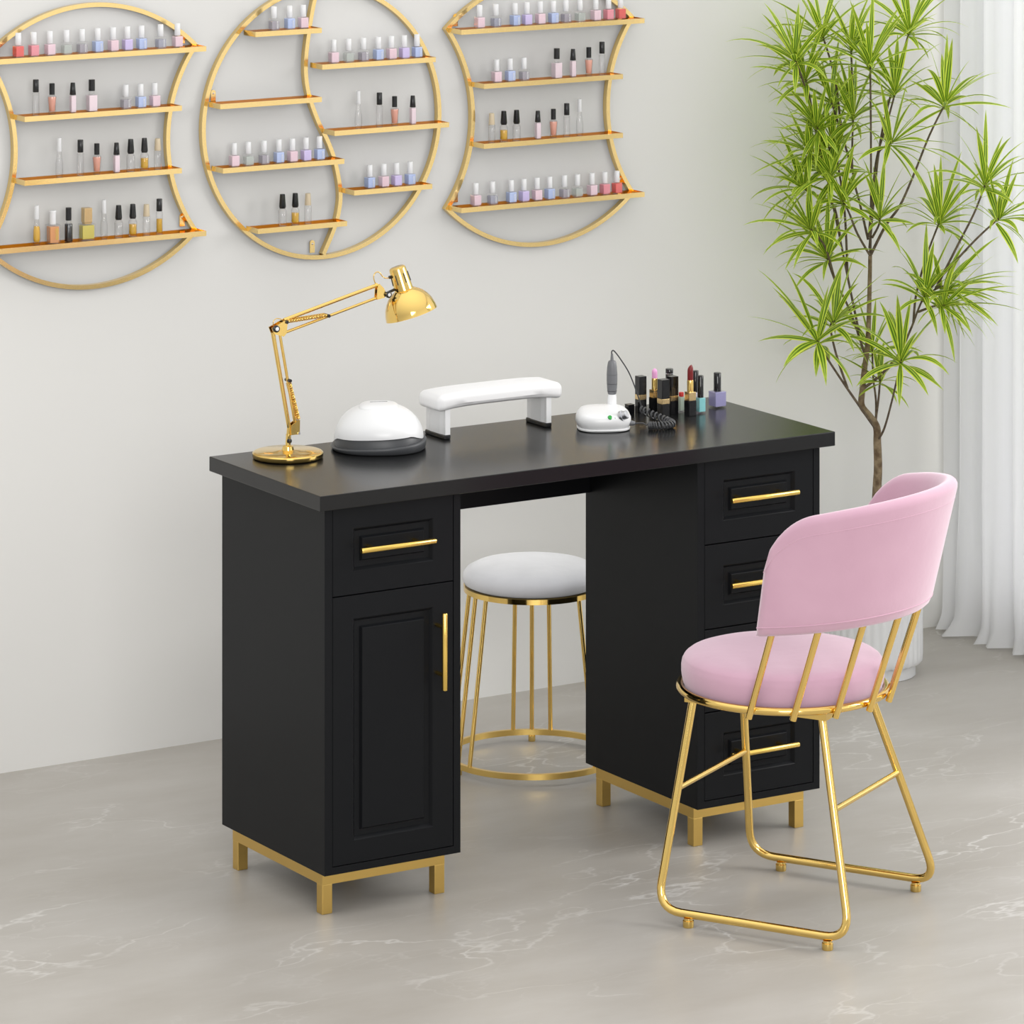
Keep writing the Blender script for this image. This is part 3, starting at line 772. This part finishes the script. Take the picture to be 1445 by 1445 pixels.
# ------------------------------------------------------------------ nail drill
def nail_drill():
    c = Vector((.8115, .2990, TZ)); c = Vector((.815, .275, TZ)); th = rad(-26)
    ex, ey = Vector((math.cos(th), math.sin(th), 0)), Vector((-math.sin(th), math.cos(th), 0))
    t = thing('nail_drill', c, 'white electric nail drill with grey handpiece standing in its box', 'nail drill')
    n = 56
    def ring(rx, ry, z, p=3.0, oy=0.0, slope=0.0, ox=0.0):
        out = []
        for k in range(n):
            a = 2 * PI * k / n; ca, sa = math.cos(a), math.sin(a)
            x = rx * math.copysign(abs(ca) ** (2 / p), ca); y = ry * math.copysign(abs(sa) ** (2 / p), sa)
            out.append(c + ex * (x + ox) + ey * (y + oy) + Vector((0, 0, z + slope * (y / max(ry, 1e-6)))))
        return out
    def P(x, y, z): return c + ex * x + ey * y + Vector((0, 0, z))
    obj('foot_plate', loft(NB(), [ring(.050, .045, .0003, 2.7), ring(.0535, .048, .002, 2.7), ring(.0540, .0485, .0045, 2.7), ring(.052, .046, .0062, 2.7)]), M['white'], t, 50)
    body = [ring(.051, .045, .0063, 2.7), ring(.0535, .047, .0085, 2.7), ring(.0560, .049, .018, 2.8), ring(.0555, .0485, .026, 2.8, slope=.001), ring(.052, .046, .0335, 2.9, slope=.003),
            ring(.047, .042, .0375, 3, oy=.001, slope=.0045), ring(.039, .034, .0392, 3, oy=.003, slope=.0045), ring(.018, .016, .0402, 2.6, oy=.004, slope=.002)]
    obj('body', loft(NB(), body), M['white'], t, 50)
    # control panel details on the front shoulder
    dd = (ex * .35 - ey * .78 + Vector((0, 0, .52))).normalized()
    dl = P(.0345, -.0360, .0315)
    o = obj('dial', lathe(NB(), [(.0115, -.004), (.0115, .0015), (.0088, .002), (.0084, .0105), (.0070, .0118)], dl, 28, axis=(ex * .80 - ey * .45 + Vector((0, 0, .40))).normalized()), M['silver'], t, 40)
    gb = P(.008, -.0440, .0300)
    obj('power_button', lathe(NB(), [(.0048, -.004), (.0048, .0018), (.0038, .0028)], gb, 20, axis=dd), M['green'], t, 40)
    obj('indicator', lathe(NB(), [(.0013, -.002), (.0013, .0012)], P(.0185, -.0445, .0292), 10, axis=dd), M['mid_grey'], t, 40)
    pg = P(.050, -.020, .0145)
    obj('plug', tube(NB(), [P(.046, -.020, .0145), P(.056, -.023, .0145), P(.062, -.025, .0140)], [.0052, .0052, .0034], 14), M['mid_grey'], t, 40)
    # handpiece upright in the rear socket
    h = Vector((.8525, .3000)); z0 = .8515
    H = lambda prof: lathe(NB(), prof, (h.x, h.y, 0), 28)
    hp = obj('handpiece', H([(.0072, .872), (.0088, .8745), (.0102, .885), (.0110, .900), (.0110, .915), (.0100, .928), (.0084, .938), (.0070, .9405), (.0036, .9415), (.0022, .955)]), M['mid_grey'], t, 40)
    obj('grip', H([(.0096, z0 - .012), (.0096, .866), (.0090, .8725)]), M['white'], hp, 40)
    rb = NB()
    for z in (.8785, .8935, .9120): lathe(rb, [(.0090 + .0016 * math.sin((z - .872) / .05 * PI / 1.3), z), (.0098 + .0016 * math.sin((z - .872) / .05 * PI / 1.3), z + .0006), (.0090 + .0016 * math.sin((z - .872) / .05 * PI / 1.3), z + .0012)], (h.x, h.y, 0), 28)
    obj('grip_ring', rb, M['grey_plastic'], hp, 40)
    # cord: thin lead up and over, coiled on the desk, back to the plug
    lead = smooth_path([(h.x, h.y, .950), (h.x - .0010, h.y, .9575), (h.x + .0015, h.y, .9615), (h.x + .007, h.y, .9585), (.8725, .3000, .9430), (.893, .3000, .9140), (.910, .3000, .878), (.9225, .3000, .8450), (.9245, .2985, .8340)], 8)
    cb = tube(NB(), lead, .0014, 8)
    path = smooth_path([(.9245, .2985, .8340), (.934, .268, .8265), (.9420, .2330, .8205), (.9360, .2050, .8190), (.9130, .1980, .8190), (.8950, .2070, .8190), (.8860, .2140, .8190)], 30)
    T, NN = frame_of(path, False)
    # helix about the path
    acc = 0; hel = []
    m = len(path); turns = 21
    for i in range(m * 3 - 2):
        f = i / 3; i0 = min(int(f), m - 2); fr = f - i0
        p = path[i0].lerp(path[i0 + 1], fr); tt = T[i0].lerp(T[i0 + 1], fr).normalized(); nn = NN[i0].lerp(NN[i0 + 1], fr).normalized(); bb = tt.cross(nn)
        a = 2 * PI * turns * f / (m - 1)
        hel.append(p + (nn * math.cos(a) + bb * math.sin(a)) * .0066)
    tube(cb, hel, .0019, 6)
    e = P(.062, -.025, .0140)
    tail = smooth_path([hel[-1], (.882, .2165, .8200), (.8755, .2220, .8235), tuple(e)], 8)
    tube(cb, tail, .0014, 8)
    obj('cord', cb, M['cord'], t, 60)
nail_drill()

# ------------------------------------------------------------------ lipsticks and polishes on the desk
def lipstick_closed(x, y, w, h, label):
    t = thing('lipstick', (x, y, TZ), label, 'lipstick', 'lipsticks on the desk')
    P = lambda n, bm, m: obj(n, bm, m, t, local=True)
    b = h * .36
    P('tube', sq(NB(), w, 0, b, bev=.0008), M['black_gloss'])
    P('gold_band', sq(NB(), w * 1.005, b, b + .0105, bev=.0005), M['gold_face'])
    P('cap', sq(NB(), w, b + .0105, h, bev=.0008), M['black_gloss'])
    return t
def lipstick_open(x, y, w, b, g1, g2, bl, m, label, round_=False):
    t = thing('lipstick', (x, y, TZ), label, 'lipstick', 'lipsticks on the desk')
    P = lambda n, bm, mm, s=None: obj(n, bm, mm, t, s, local=True)
    P('tube', sq(NB(), w, 0, b, bev=.0008), M['black_gloss'])
    P('gold_band', sq(NB(), w * .93, b, b + g1, bev=.0006), M['gold_face'])
    r = w * .36
    P('holder', lathe(NB(), [(r, b + g1), (r, b + g1 + g2 - .001), (r * .95, b + g1 + g2)], seg=24), M['gold'], 40)
    z = b + g1 + g2; n = 20; bm = NB(); rr = r * .9
    rings = []
    for j in range(7):   # slanted rounded bullet
        s = j / 6; k = 1.0 if s < .66 else math.sqrt(max(.02, 1 - ((s - .66) / .34) ** 2 * (.93 if round_ else .80)))
        rings.append([Vector((rr * k * math.cos(2 * PI * i / n), rr * k * math.sin(2 * PI * i / n), z + bl * s + (.32 * rr * math.cos(2 * PI * i / n + .6) * s if not round_ else 0))) for i in range(n)])
    loft(bm, rings); P('lipstick_bullet', bm, m, 60)
    return t
def polish(x, y, w, h, cr, ch, col, label, capm, name='nail_polish_bottle'):
    t = thing(name, (x, y, TZ), label, 'nail polish', 'nail polishes on the desk')
    P = lambda n, bm, mm, s=None: obj(n, bm, mm, t, s, local=True)
    P('polish', sq(NB(), w - .0016, .0035, h - .001, bev=.001), M['lq_' + col])
    P('glass_bottle', sq(NB(), w, 0, h, bev=.0016), M['glass'])
    P('cap', lathe(NB(), [(cr, h + .0002), (cr, h + ch - .001), (cr * .9, h + ch)], seg=24), capm, 40)
    return t
q = .00875
lipstick_closed(.972 + .004, .372 + .008, .0176, .0755, 'closed black lipstick with gold band, leftmost behind the drill cord')
lipstick_open(.989 + q + .004, .352 + q + .006, .0176, .031, .0160, .0235, .0200, M['pink_stick'], 'open lipstick with pale pink bullet and gold holder', True)
lipstick_closed(.979 + q, .304 + q, .0190, .0780, 'closed black lipstick with gold band, nearest the front edge')
lipstick_closed(1.0135 + q, .322 + q, .0180, .0785, 'closed black lipstick with gold band between pale pink lipstick and mint bottle')
lipstick_open(1.0345 + q, .2875 + q, .0186, .0320, .0176, .0240, .0300, M['dark_red'], 'open lipstick with dark red bullet and gold holder')
t = thing('short_black_cap', (.951, .384, TZ), 'short black cap standing beside the leftmost lipstick', 'cosmetic')  # small square cap standing by itself
obj('cap_body', sq(NB(), .0150, 0, .0180, bev=.0008), M['black_gloss'], t, local=True)
obj('rim', sq(NB(), .0156, .0180, .0190, bev=.0003), M['black_plastic'], t, local=True)
t = thing('mascara', (1.046, .378, TZ), 'tall round black tube with painted highlight ring, behind the lipsticks', 'mascara')
obj('tube', lathe(NB(), [(.0075, 0), (.0080, .001), (.0080, .0735)], seg=24), M['black_gloss'], t, 40, local=True)
obj('ring', lathe(NB(), [(.0082, .0735), (.0082, .0752)], seg=24), M['silver'], t, 40, local=True)  # silver ring stands in for the highlight band across the tube
obj('cap', lathe(NB(), [(.0080, .0752), (.0080, .0835), (.0074, .0843)], seg=24), M['black_gloss'], t, 40, local=True)
polish(1.045 + .006, .335 + .006, .0125, .0320, .0052, .0085, 'mint', 'small mint green bottle with red cap behind the dark red lipstick', M['red'])
polish(1.069 + .008, .3005 + .008, .0170, .0330, .0064, .0450, 'aqua', 'small aqua blue nail polish with black cap', M['black_gloss'])
polish(1.094, .352, .0200, .0360, .0064, .0440, 'white', 'pale pinkish white nail polish with black cap behind the aqua bottle', M['black_gloss'])
polish(1.129 + .0135, .3285 + .0135, .0280, .0345, .0078, .0380, 'violet', 'square violet nail polish with black cap at right end of desk', M['black_gloss'])

# ------------------------------------------------------------------ velvet stool
def stool():
    c = Vector((.946, .756, 0)); t = thing('stool', c, 'round grey velvet stool with gold rods seen through the desk', 'stool')
    F = Vector((math.sin(rad(31.85)), math.cos(rad(31.85)), 0)); a0 = math.degrees(math.atan2(F.y, F.x))
    Rt_, Rb, zt, zb = .1475, .186, .372, .024
    g = M['gold']
    def ringband(R, w, z0, z1):
        return lathe_ring(R, w, z0, z1)
    def lathe_ring(R, w, z0, z1, seg=72):
        bm = NB(); rr = []
        for k in range(seg):
            a = 2 * PI * k / seg; d = Vector((math.cos(a), math.sin(a), 0))
            rr.append([bm.verts.new(c + d * r + Vector((0, 0, z))) for r, z in ((R - w, z0), (R, z0), (R, z1), (R - w, z1))])
        for k in range(seg):
            A, B = rr[k], rr[(k + 1) % seg]
            for i in range(4): bm.faces.new((A[i], A[(i + 1) % 4], B[(i + 1) % 4], B[i]))
        return bm
    obj('seat_rim', lathe(NB(), [(Rt_ - .004, zt), (Rt_, zt + .001), (Rt_, zt + .012), (Rt_ - .004, zt + .013)], c, 72), g, t, 35)
    obj('seat_cushion', lathe(NB(), [(.138, zt + .0132), (.146, zt + .017), (.150, zt + .026), (.148, zt + .037), (.141, zt + .046), (.125, zt + .054), (.095, zt + .060), (.05, zt + .063), (.01, zt + .0635)], c, 72), M['grey_velvet'], t, 60)
    obj('base_ring', lathe_ring(Rb, .009, zb - .010, zb + .002), M['gold_ring'], t, 35)
    for gi in range(3):
        for k in (-1, 0, 1):
            at, ab = rad(a0 + 120 * gi + 15 * k), rad(a0 + 120 * gi + 13 * k)
            p = c + Vector((math.cos(at), math.sin(at), 0)) * (Rt_ - .008) + Vector((0, 0, zt + .0005)); q_ = c + Vector((math.cos(ab), math.sin(ab), 0)) * (Rb - .0045) + Vector((0, 0, zb + .0015))
            obj('rod', tube(NB(), [p, q_], .0048, 12), g, t, 40)
        a = rad(a0 + 120 * gi)
        f = c + Vector((math.cos(a), math.sin(a), 0)) * (Rb - .0045)
        obj('foot', lathe(NB(), [(.0075, 0), (.0078, .001), (.0078, .012), (.006, .0138)], f, 18), g, t, 40)
stool()

# ------------------------------------------------------------------ pink chair
def chair():
    c = Vector((.816, -.354, 0)); u = Vector((.868, .4966, 0)).normalized(); v = Vector((.4966, -.868, 0)).normalized(); Z = Vector((0, 0, 1))
    t = thing('dining_chair', c, 'pink velvet chair with curved open back and gold sled legs', 'chair')
    g = M['gold']
    P = lambda a, b, z: c + u * a + v * b + Z * z
    def dr(ph): return v * math.cos(ph) + u * math.sin(ph)
    # sled legs: one bent tube each side
    def rounded(pts, r, n=8):
        pts = [Vector(p) for p in pts]; out = [pts[0]]
        for i in range(1, len(pts) - 1):
            a, b, d = pts[i - 1], pts[i], pts[i + 1]
            p, q_ = b + (a - b).normalized() * r, b + (d - b).normalized() * r
            for k in range(n + 1):
                s = k / n; out.append(p * (1 - s) ** 2 + b * 2 * s * (1 - s) + q_ * s * s)
        out.append(pts[-1]); return out
    zf = .0245
    for s in (-1, 1):
        bu = s * .207; tu = s * .110
        pts = rounded([P(tu, -.138, .400), P(bu, -.166, zf), P(bu, .232, zf), P(tu, .132, .400)], .052)
        o = obj('sled_leg', tube(NB(), pts, .0080, 14), g, t, 60)
        for b in (-.100, .187):
            f = P(bu, b, 0)
            obj('foot', lathe(NB(), [(.0100, 0), (.0106, .001), (.0106, .0125), (.0085, .0132), (.0085, .0175)], f, 20), g, o, 40)
    # cross braces between the two sleds, front and rear
    zb = .242; k = (.400 - zb) / (.400 - zf)
    bu = .110 + (.207 - .110) * k
    obj('brace', tube(NB(), [P(-bu, -.138 - .028 * k, zb), P(bu, -.138 - .028 * k, zb)], .0058, 12), g, t, 40)
    obj('brace', tube(NB(), [P(-bu, .132 + .100 * k, zb), P(bu, .132 + .100 * k, zb)], .0058, 12), g, t, 40)
    # square under-seat frame with flat corner plates
    bm = NB()
    cs = [(-.122, -.150), (.122, -.150), (.122, .146), (-.122, .146)]
    A = [bm.verts.new(P(a, b, .399)) for a, b in cs]; B = [bm.verts.new(P(a, b, .4135)) for a, b in cs]
    bm.faces.new(A); bm.faces.new(B)
    for i in range(4): bm.faces.new((A[i], A[(i + 1) % 4], B[(i + 1) % 4], B[i]))
    obj('under_seat_plate', bm, g, t)
    # seat ring, cushion
    R = .1975
    obj('seat_ring', tube(NB(), [P(R * math.cos(a), R * math.sin(a), .4215) for a in [2 * PI * i / 72 for i in range(72)]], .0078, 12, closed=True), g, t, 60)
    cu = lathe(NB(), [(.178, .4138), (.188, .4165), (.1895, .426), (.1925, .434), (.1945, .448), (.1945, .462), (.1930, .4705), (.1908, .4738), (.1905, .4752), (.1880, .4785), (.182, .4830), (.170, .4868), (.14, .4900), (.08, .4925), (.01, .4932)], c, 72)
    obj('seat_cushion', cu, M['pink'], t, 50)
    # curved backrest shell
    PM = rad(91); NP = 72; z0_ = lambda ph: .568 + .026 * max(0, math.cos(ph)) ** 1.0
    zt_ = lambda ph: .782 + .055 * max(0, math.cos(ph)) ** .8
    rc, Rarc = .085, .24
    bm = NB(); rows = []; tk = .034
    NH = 12
    for i in range(NP + 1):
        ph = -PM + 2 * PM * (0.5 - 0.5 * math.cos(PI * i / NP)) if False else -PM + 2 * PM * i / NP
        d = (PM - abs(ph)) * Rarc
        top = zt_(ph)
        if d < rc: top = top - rc + math.sqrt(max(0.0, rc * rc - (rc - d) ** 2))
        e = .016
        th = tk * (math.sqrt(max(.04, 1 - (1 - d / e) ** 2)) if d < e else 1)
        bot = z0_(ph)
        H = top - bot
        def pos(z, off):
            s = (z - .575) / .26
            Ro = .232 + .018 * s; ln = .050 + .044 * s
            return c + dr(ph) * (Ro - tk / 2 + off) + v * ln + Z * z
        ring = []
        for j in range(NH + 1):      # outer face upward
            z = bot + .006 + (H - .006 - th / 2) * j / NH
            ring.append(pos(z, th / 2 - (.003 if j == 0 else 0)))
        for j in range(1, 8):        # rounded top
            a = PI * j / 8; ring.append(pos(top - th / 2 + th / 2 * math.sin(a), th / 2 * math.cos(a)))
        for j in range(NH + 1):
            z = bot + .006 + (H - .006 - th / 2) * (1 - j / NH)
            ring.append(pos(z, -th / 2))
        ring.append(pos(bot, -th / 4)); ring.append(pos(bot, th / 4))
        rows.append([bm.verts.new(p) for p in ring])
    n = len(rows[0])
    for i in range(NP):
        for k2 in range(n): bm.faces.new((rows[i][k2], rows[i][(k2 + 1) % n], rows[i + 1][(k2 + 1) % n], rows[i + 1][k2]))
    bm.faces.new(list(reversed(rows[0]))); bm.faces.new(rows[-1])
    back = obj('backrest', bm, M['pink'], t, 60)
    # seam under the rolled top and near the foot of the shell
    for zz, nm in ((-1, 'piping'), (1, 'piping')):
        pts = []
        for i in range(61):
            ph = -PM * .985 + 2 * PM * .985 * i / 60
            d = (PM - abs(ph)) * Rarc; top = zt_(ph)
            if d < rc: top = top - rc + math.sqrt(max(0.0, rc * rc - (rc - d) ** 2))
            z = top - .036 if zz < 0 else z0_(ph) + .018
            s = (z - .575) / .26; Ro = .232 + .018 * s; ln = .050 + .044 * s
            pts.append(c + dr(ph) * (Ro - .0004) + v * ln + Z * z)
        obj(nm, tube(NB(), pts, .0011, 6), M['pink'], back, 60)
    # gold rods from ring to shell
    for i in (-83, -60, -37, -14, 9, 31):
        ph = rad(i)
        zt2 = z0_(ph) + .001
        s = (zt2 - .575) / .26
        a = c + dr(ph) * (R + .011) + Z * .409
        b = c + dr(ph) * (.232 + .018 * s - tk / 2) + v * (.050 + .044 * s) + Z * zt2
        obj('back_rod', tube(NB(), [a, b], .0066, 12), g, t, 40)
chair()

# ------------------------------------------------------------------ potted dragon tree
CAM = Vector(cam.location); FW = Vector((math.sin(rad(31.8507)), math.cos(rad(31.8507)), 0)); RT = Vector((FW.y, -FW.x, 0))
PX, PY = 2.032, .998
def ap(px, py, dd=0.0):
    """a point of the plant: photo position carried to the depth of the pot (plus dd metres)"""
    d = FW + RT * ((px - 722.5) / 6233.7071) + Vector((0, 0, -(py + 601.1562) / 6233.7071))
    z = (Vector((PX, PY, 0)) - CAM).dot(FW) + dd
    return CAM + d * z
def plant():
    t = thing('potted_plant', (PX, PY, 0), 'tall dragon tree with variegated leaves in white fluted pot', 'plant')
    # fluted pot on a recessed plinth
    bm = NB(); n = 216; nf = 36; rings = []
    for r, z, fl in ((.085, .028, 0), (.109, .030, 0), (.1145, .036, 1), (.1150, .05, 1), (.1150, .305, 1), (.1145, .314, 1), (.112, .318, 0), (.100, .318, 0), (.098, .300, 0), (.096, .296, 0)):
        rings.append([Vector((PX + (r - fl * .0030 * abs(math.cos(nf * PI * k / n)) ** 3) * math.cos(2 * PI * k / n), PY + (r - fl * .0030 * abs(math.cos(nf * PI * k / n)) ** 3) * math.sin(2 * PI * k / n), z)) for k in range(n)])
    pot = obj('pot', loft(bm, rings), M['pot'], t, 50)
    obj('plinth', lathe(NB(), [(.096, 0), (.098, .001), (.098, .0278)], (PX, PY, 0), 64), M['pot'], pot, 40)
    obj('soil', lathe(NB(), [(.0955, .290), (.0955, .2995), (.05, .303), (.01, .304)], (PX, PY, 0), 48), M['soil'], t, 60)
    def branch(pts, r0, r1, name, m):
        P = smooth_path([ap(*p) for p in pts], 7); k = len(P)
        return obj(name, tube(NB(), P, [r0 + (r1 - r0) * (i / (k - 1)) ** .8 for i in range(k)], 10), m, t, 60)
    branch([(1234, 775, 0), (1237, 700, 0), (1239, 660, 0), (1238, 625, 0), (1237, 603, 0), (1228, 588, 0), (1216, 572, .0), (1217, 550, 0), (1220, 520, 0), (1224, 490, 0), (1226, 450, 0), (1227, 410, 0), (1228, 361, 0)], .0115, .0045, 'trunk', M['bark'])
    B = [
        [(1228, 361, 0), (1229, 300, .01), (1229, 200, .0), (1228, 88, -.02)],
        [(1228, 361, 0), (1250, 318, -.01), (1270, 290, -.02), (1290, 245, -.02), (1312, 190, -.03), (1335, 144, -.04)],
        [(1228, 361, 0), (1210, 330, -.02), (1198, 300, -.02), (1188, 281, -.03)],
        [(1225, 338, 0), (1214, 290, .03), (1203, 240, .04), (1204, 162, .05)],
        [(1226, 335, .0), (1236, 230, .03), (1250, 180, .04), (1264, 128, .05)],
        [(1227, 350, .01), (1240, 215, .05), (1258, 130, .06), (1284, 42, .07)],
        [(1237, 607, 0), (1215, 576, -.03), (1190, 540, -.05), (1165, 502, -.07), (1152, 478, -.09)],
        [(1196, 548, -.045), (1180, 500, -.03), (1172, 462, -.02), (1178, 452, -.02)],
        [(1238, 622, 0), (1248, 604, -.03), (1260, 560, -.07), (1272, 506, -.10)],
        [(1219, 548, 0), (1245, 527, -.02), (1268, 500, -.03), (1285, 465, -.04), (1296, 436, -.05), (1306, 414, -.06)],
        [(1289, 455, -.04), (1293, 415, -.02), (1308, 360, -.01), (1327, 310, -.01)],
        [(1300, 426, -.05), (1325, 405, -.04), (1338, 408, -.04)],
        [(1320, 408, -.045), (1352, 345, -.06), (1375, 300, -.08), (1391, 258, -.08)],
        [(1306, 414, -.06), (1345, 372, -.07), (1380, 335, -.09), (1412, 306, -.10)],
        [(1296, 440, -.05), (1318, 432, -.08), (1334, 430, -.10)],
        [(1222, 505, 0), (1200, 440, .03), (1178, 395, .02), (1166, 360, .01)],
        [(1212, 468, .02), (1196, 390, .04), (1184, 330, .05), (1163, 232, .05)],
        [(1178, 395, .02), (1165, 350, -.02), (1150, 330, -.04), (1143, 322, -.05)],
        [(1186, 338, .05), (1176, 290, .03), (1150, 275, .01), (1131, 264, .0)],
        [(1196, 390, .04), (1192, 300, .06), (1182, 230, .05), (1175, 200, .04)],
        [(1203, 240, .04), (1188, 190, .05), (1172, 140, .04)],
        [(1163, 232, .05), (1150, 180, .03), (1143, 140, .02), (1136, 108, .01)],
        [(1150, 180, .03), (1138, 130, .0), (1128, 100, -.03), (1121, 82, -.04)],
        [(1188, 190, .05), (1178, 110, .07), (1160, 48, .06)],
        [(1204, 162, .05), (1202, 100, .06), (1201, 66, .06)],
        [(1236, 600, .01), (1236, 565, .04), (1232, 530, .05), (1231, 492, .05)],
        [(1236, 590, .02), (1240, 560, .03), (1242, 533, .0)],
        [(1236, 240, .03), (1240, 215, .0), (1252, 205, -.02), (1260, 200, -.03)],
        [(1231, 335, .0), (1240, 318, -.03), (1242, 304, -.04)],
        [(1163, 232, .05), (1150, 222, .03), (1140, 212, .0)],
        [(1182, 230, .05), (1165, 200, .02), (1152, 178, -.01)],
        [(1192, 300, .06), (1180, 262, .0), (1172, 246, -.03)],
    ]
    for b in B: branch(b, .0036 if len(b) > 4 else .0030, .0021, 'branch', M['twig'])
    rng = random.Random(11)
    def rosette(bi, nleaf, L, wd=.0055, up=.35, wide=1.0):
        b = B[bi]; tip = ap(*b[-1]); prev = ap(*b[-2])
        ax = (tip - prev).normalized(); ax = (ax + Vector((0, 0, up))).normalized()
        s1 = ax.orthogonal().normalized(); s2 = ax.cross(s1)
        bm = NB(); uvl = bm.loops.layers.uv.new('UVMap')
        for k in range(nleaf):
            f = (k + .5) / nleaf
            az = k * 2.39996 + rng.uniform(-.25, .25)
            el = rad(10 + 84 * f ** .85 * wide + rng.uniform(-8, 8))     # angle off the axis
            d = (ax * math.cos(el) + (s1 * math.cos(az) + s2 * math.sin(az)) * math.sin(el)).normalized()
            ln = L * rng.uniform(.72, 1.12) * (.78 + .3 * math.sin(PI * min(1, f + .2)))
            w = wd * rng.uniform(.85, 1.15)
            p = tip - ax * .018 * f + d * .001
            NSEG = 9; side = d.cross(Vector((0, 0, 1)))
            if side.length < .15: side = d.cross(s1)
            side.normalize()
            droop = rng.uniform(.35, 1.05) * (.35 + .9 * math.sin(el))
            rows = []; cur = p.copy(); dirv = d.copy()
            tw = rng.uniform(-.5, .5)
            for j in range(NSEG + 1):
                s = j / NSEG
                ww = w * (.42 + .58 * min(1, s * 3.2)) * (1 - max(0, (s - .45) / .55) ** 1.7) + .0002
                nrm = side.cross(dirv).normalized()
                sd = (side * math.cos(tw) + nrm * math.sin(tw)).normalized(); nn = dirv.cross(sd).normalized()
                keel = .22 * ww
                # stay in front of the wall
                q_ = cur.copy(); q_.y = min(q_.y, WY - .012)
                rows.append([bm.verts.new(q_ - sd * ww), bm.verts.new(q_ - nn * keel), bm.verts.new(q_ + sd * ww)])
                cur = cur + dirv * (ln / NSEG)
                dirv = (dirv + Vector((0, 0, -1)) * droop * .16 * (.35 + s)).normalized()
                side = (side - dirv * side.dot(dirv)).normalized()
            for j in range(NSEG):
                for a in (0, 1):
                    fc = bm.faces.new((rows[j][a], rows[j][a + 1], rows[j + 1][a + 1], rows[j + 1][a]))
                    uv = ((a * .5, j / NSEG), (a * .5 + .5, j / NSEG), (a * .5 + .5, (j + 1) / NSEG), (a * .5, (j + 1) / NSEG))
                    for lp, q_ in zip(fc.loops, uv): lp[uvl].uv = q_
        o = obj('leaf_cluster', bm, M['leaf'], t, 180)
    spec = {0: (26, .135), 1: (24, .130), 2: (20, .115), 3: (22, .115), 4: (22, .120), 5: (26, .130), 6: (24, .130), 7: (24, .135), 8: (22, .130), 10: (28, .130), 11: (24, .130),
            12: (22, .125), 13: (20, .120), 9: (26, .130), 14: (20, .125), 15: (24, .125), 16: (22, .12), 17: (24, .120), 18: (24, .120), 19: (22, .12), 20: (22, .115), 21: (26, .12), 22: (26, .13),
            23: (24, .125), 24: (20, .11), 25: (18, .10), 26: (16, .09), 27: (22, .120), 28: (20, .105), 29: (22, .115), 30: (22, .115), 31: (22, .115)}
    for bi, (nl, L) in spec.items():
        big = bi in (6, 8)
        rosette(bi, int(nl * (.95 if big else 1.05)), L * (1.42 if big else 1.24), .0086 if big else .0063, wide=1.25 if big else 1.0)
plant()
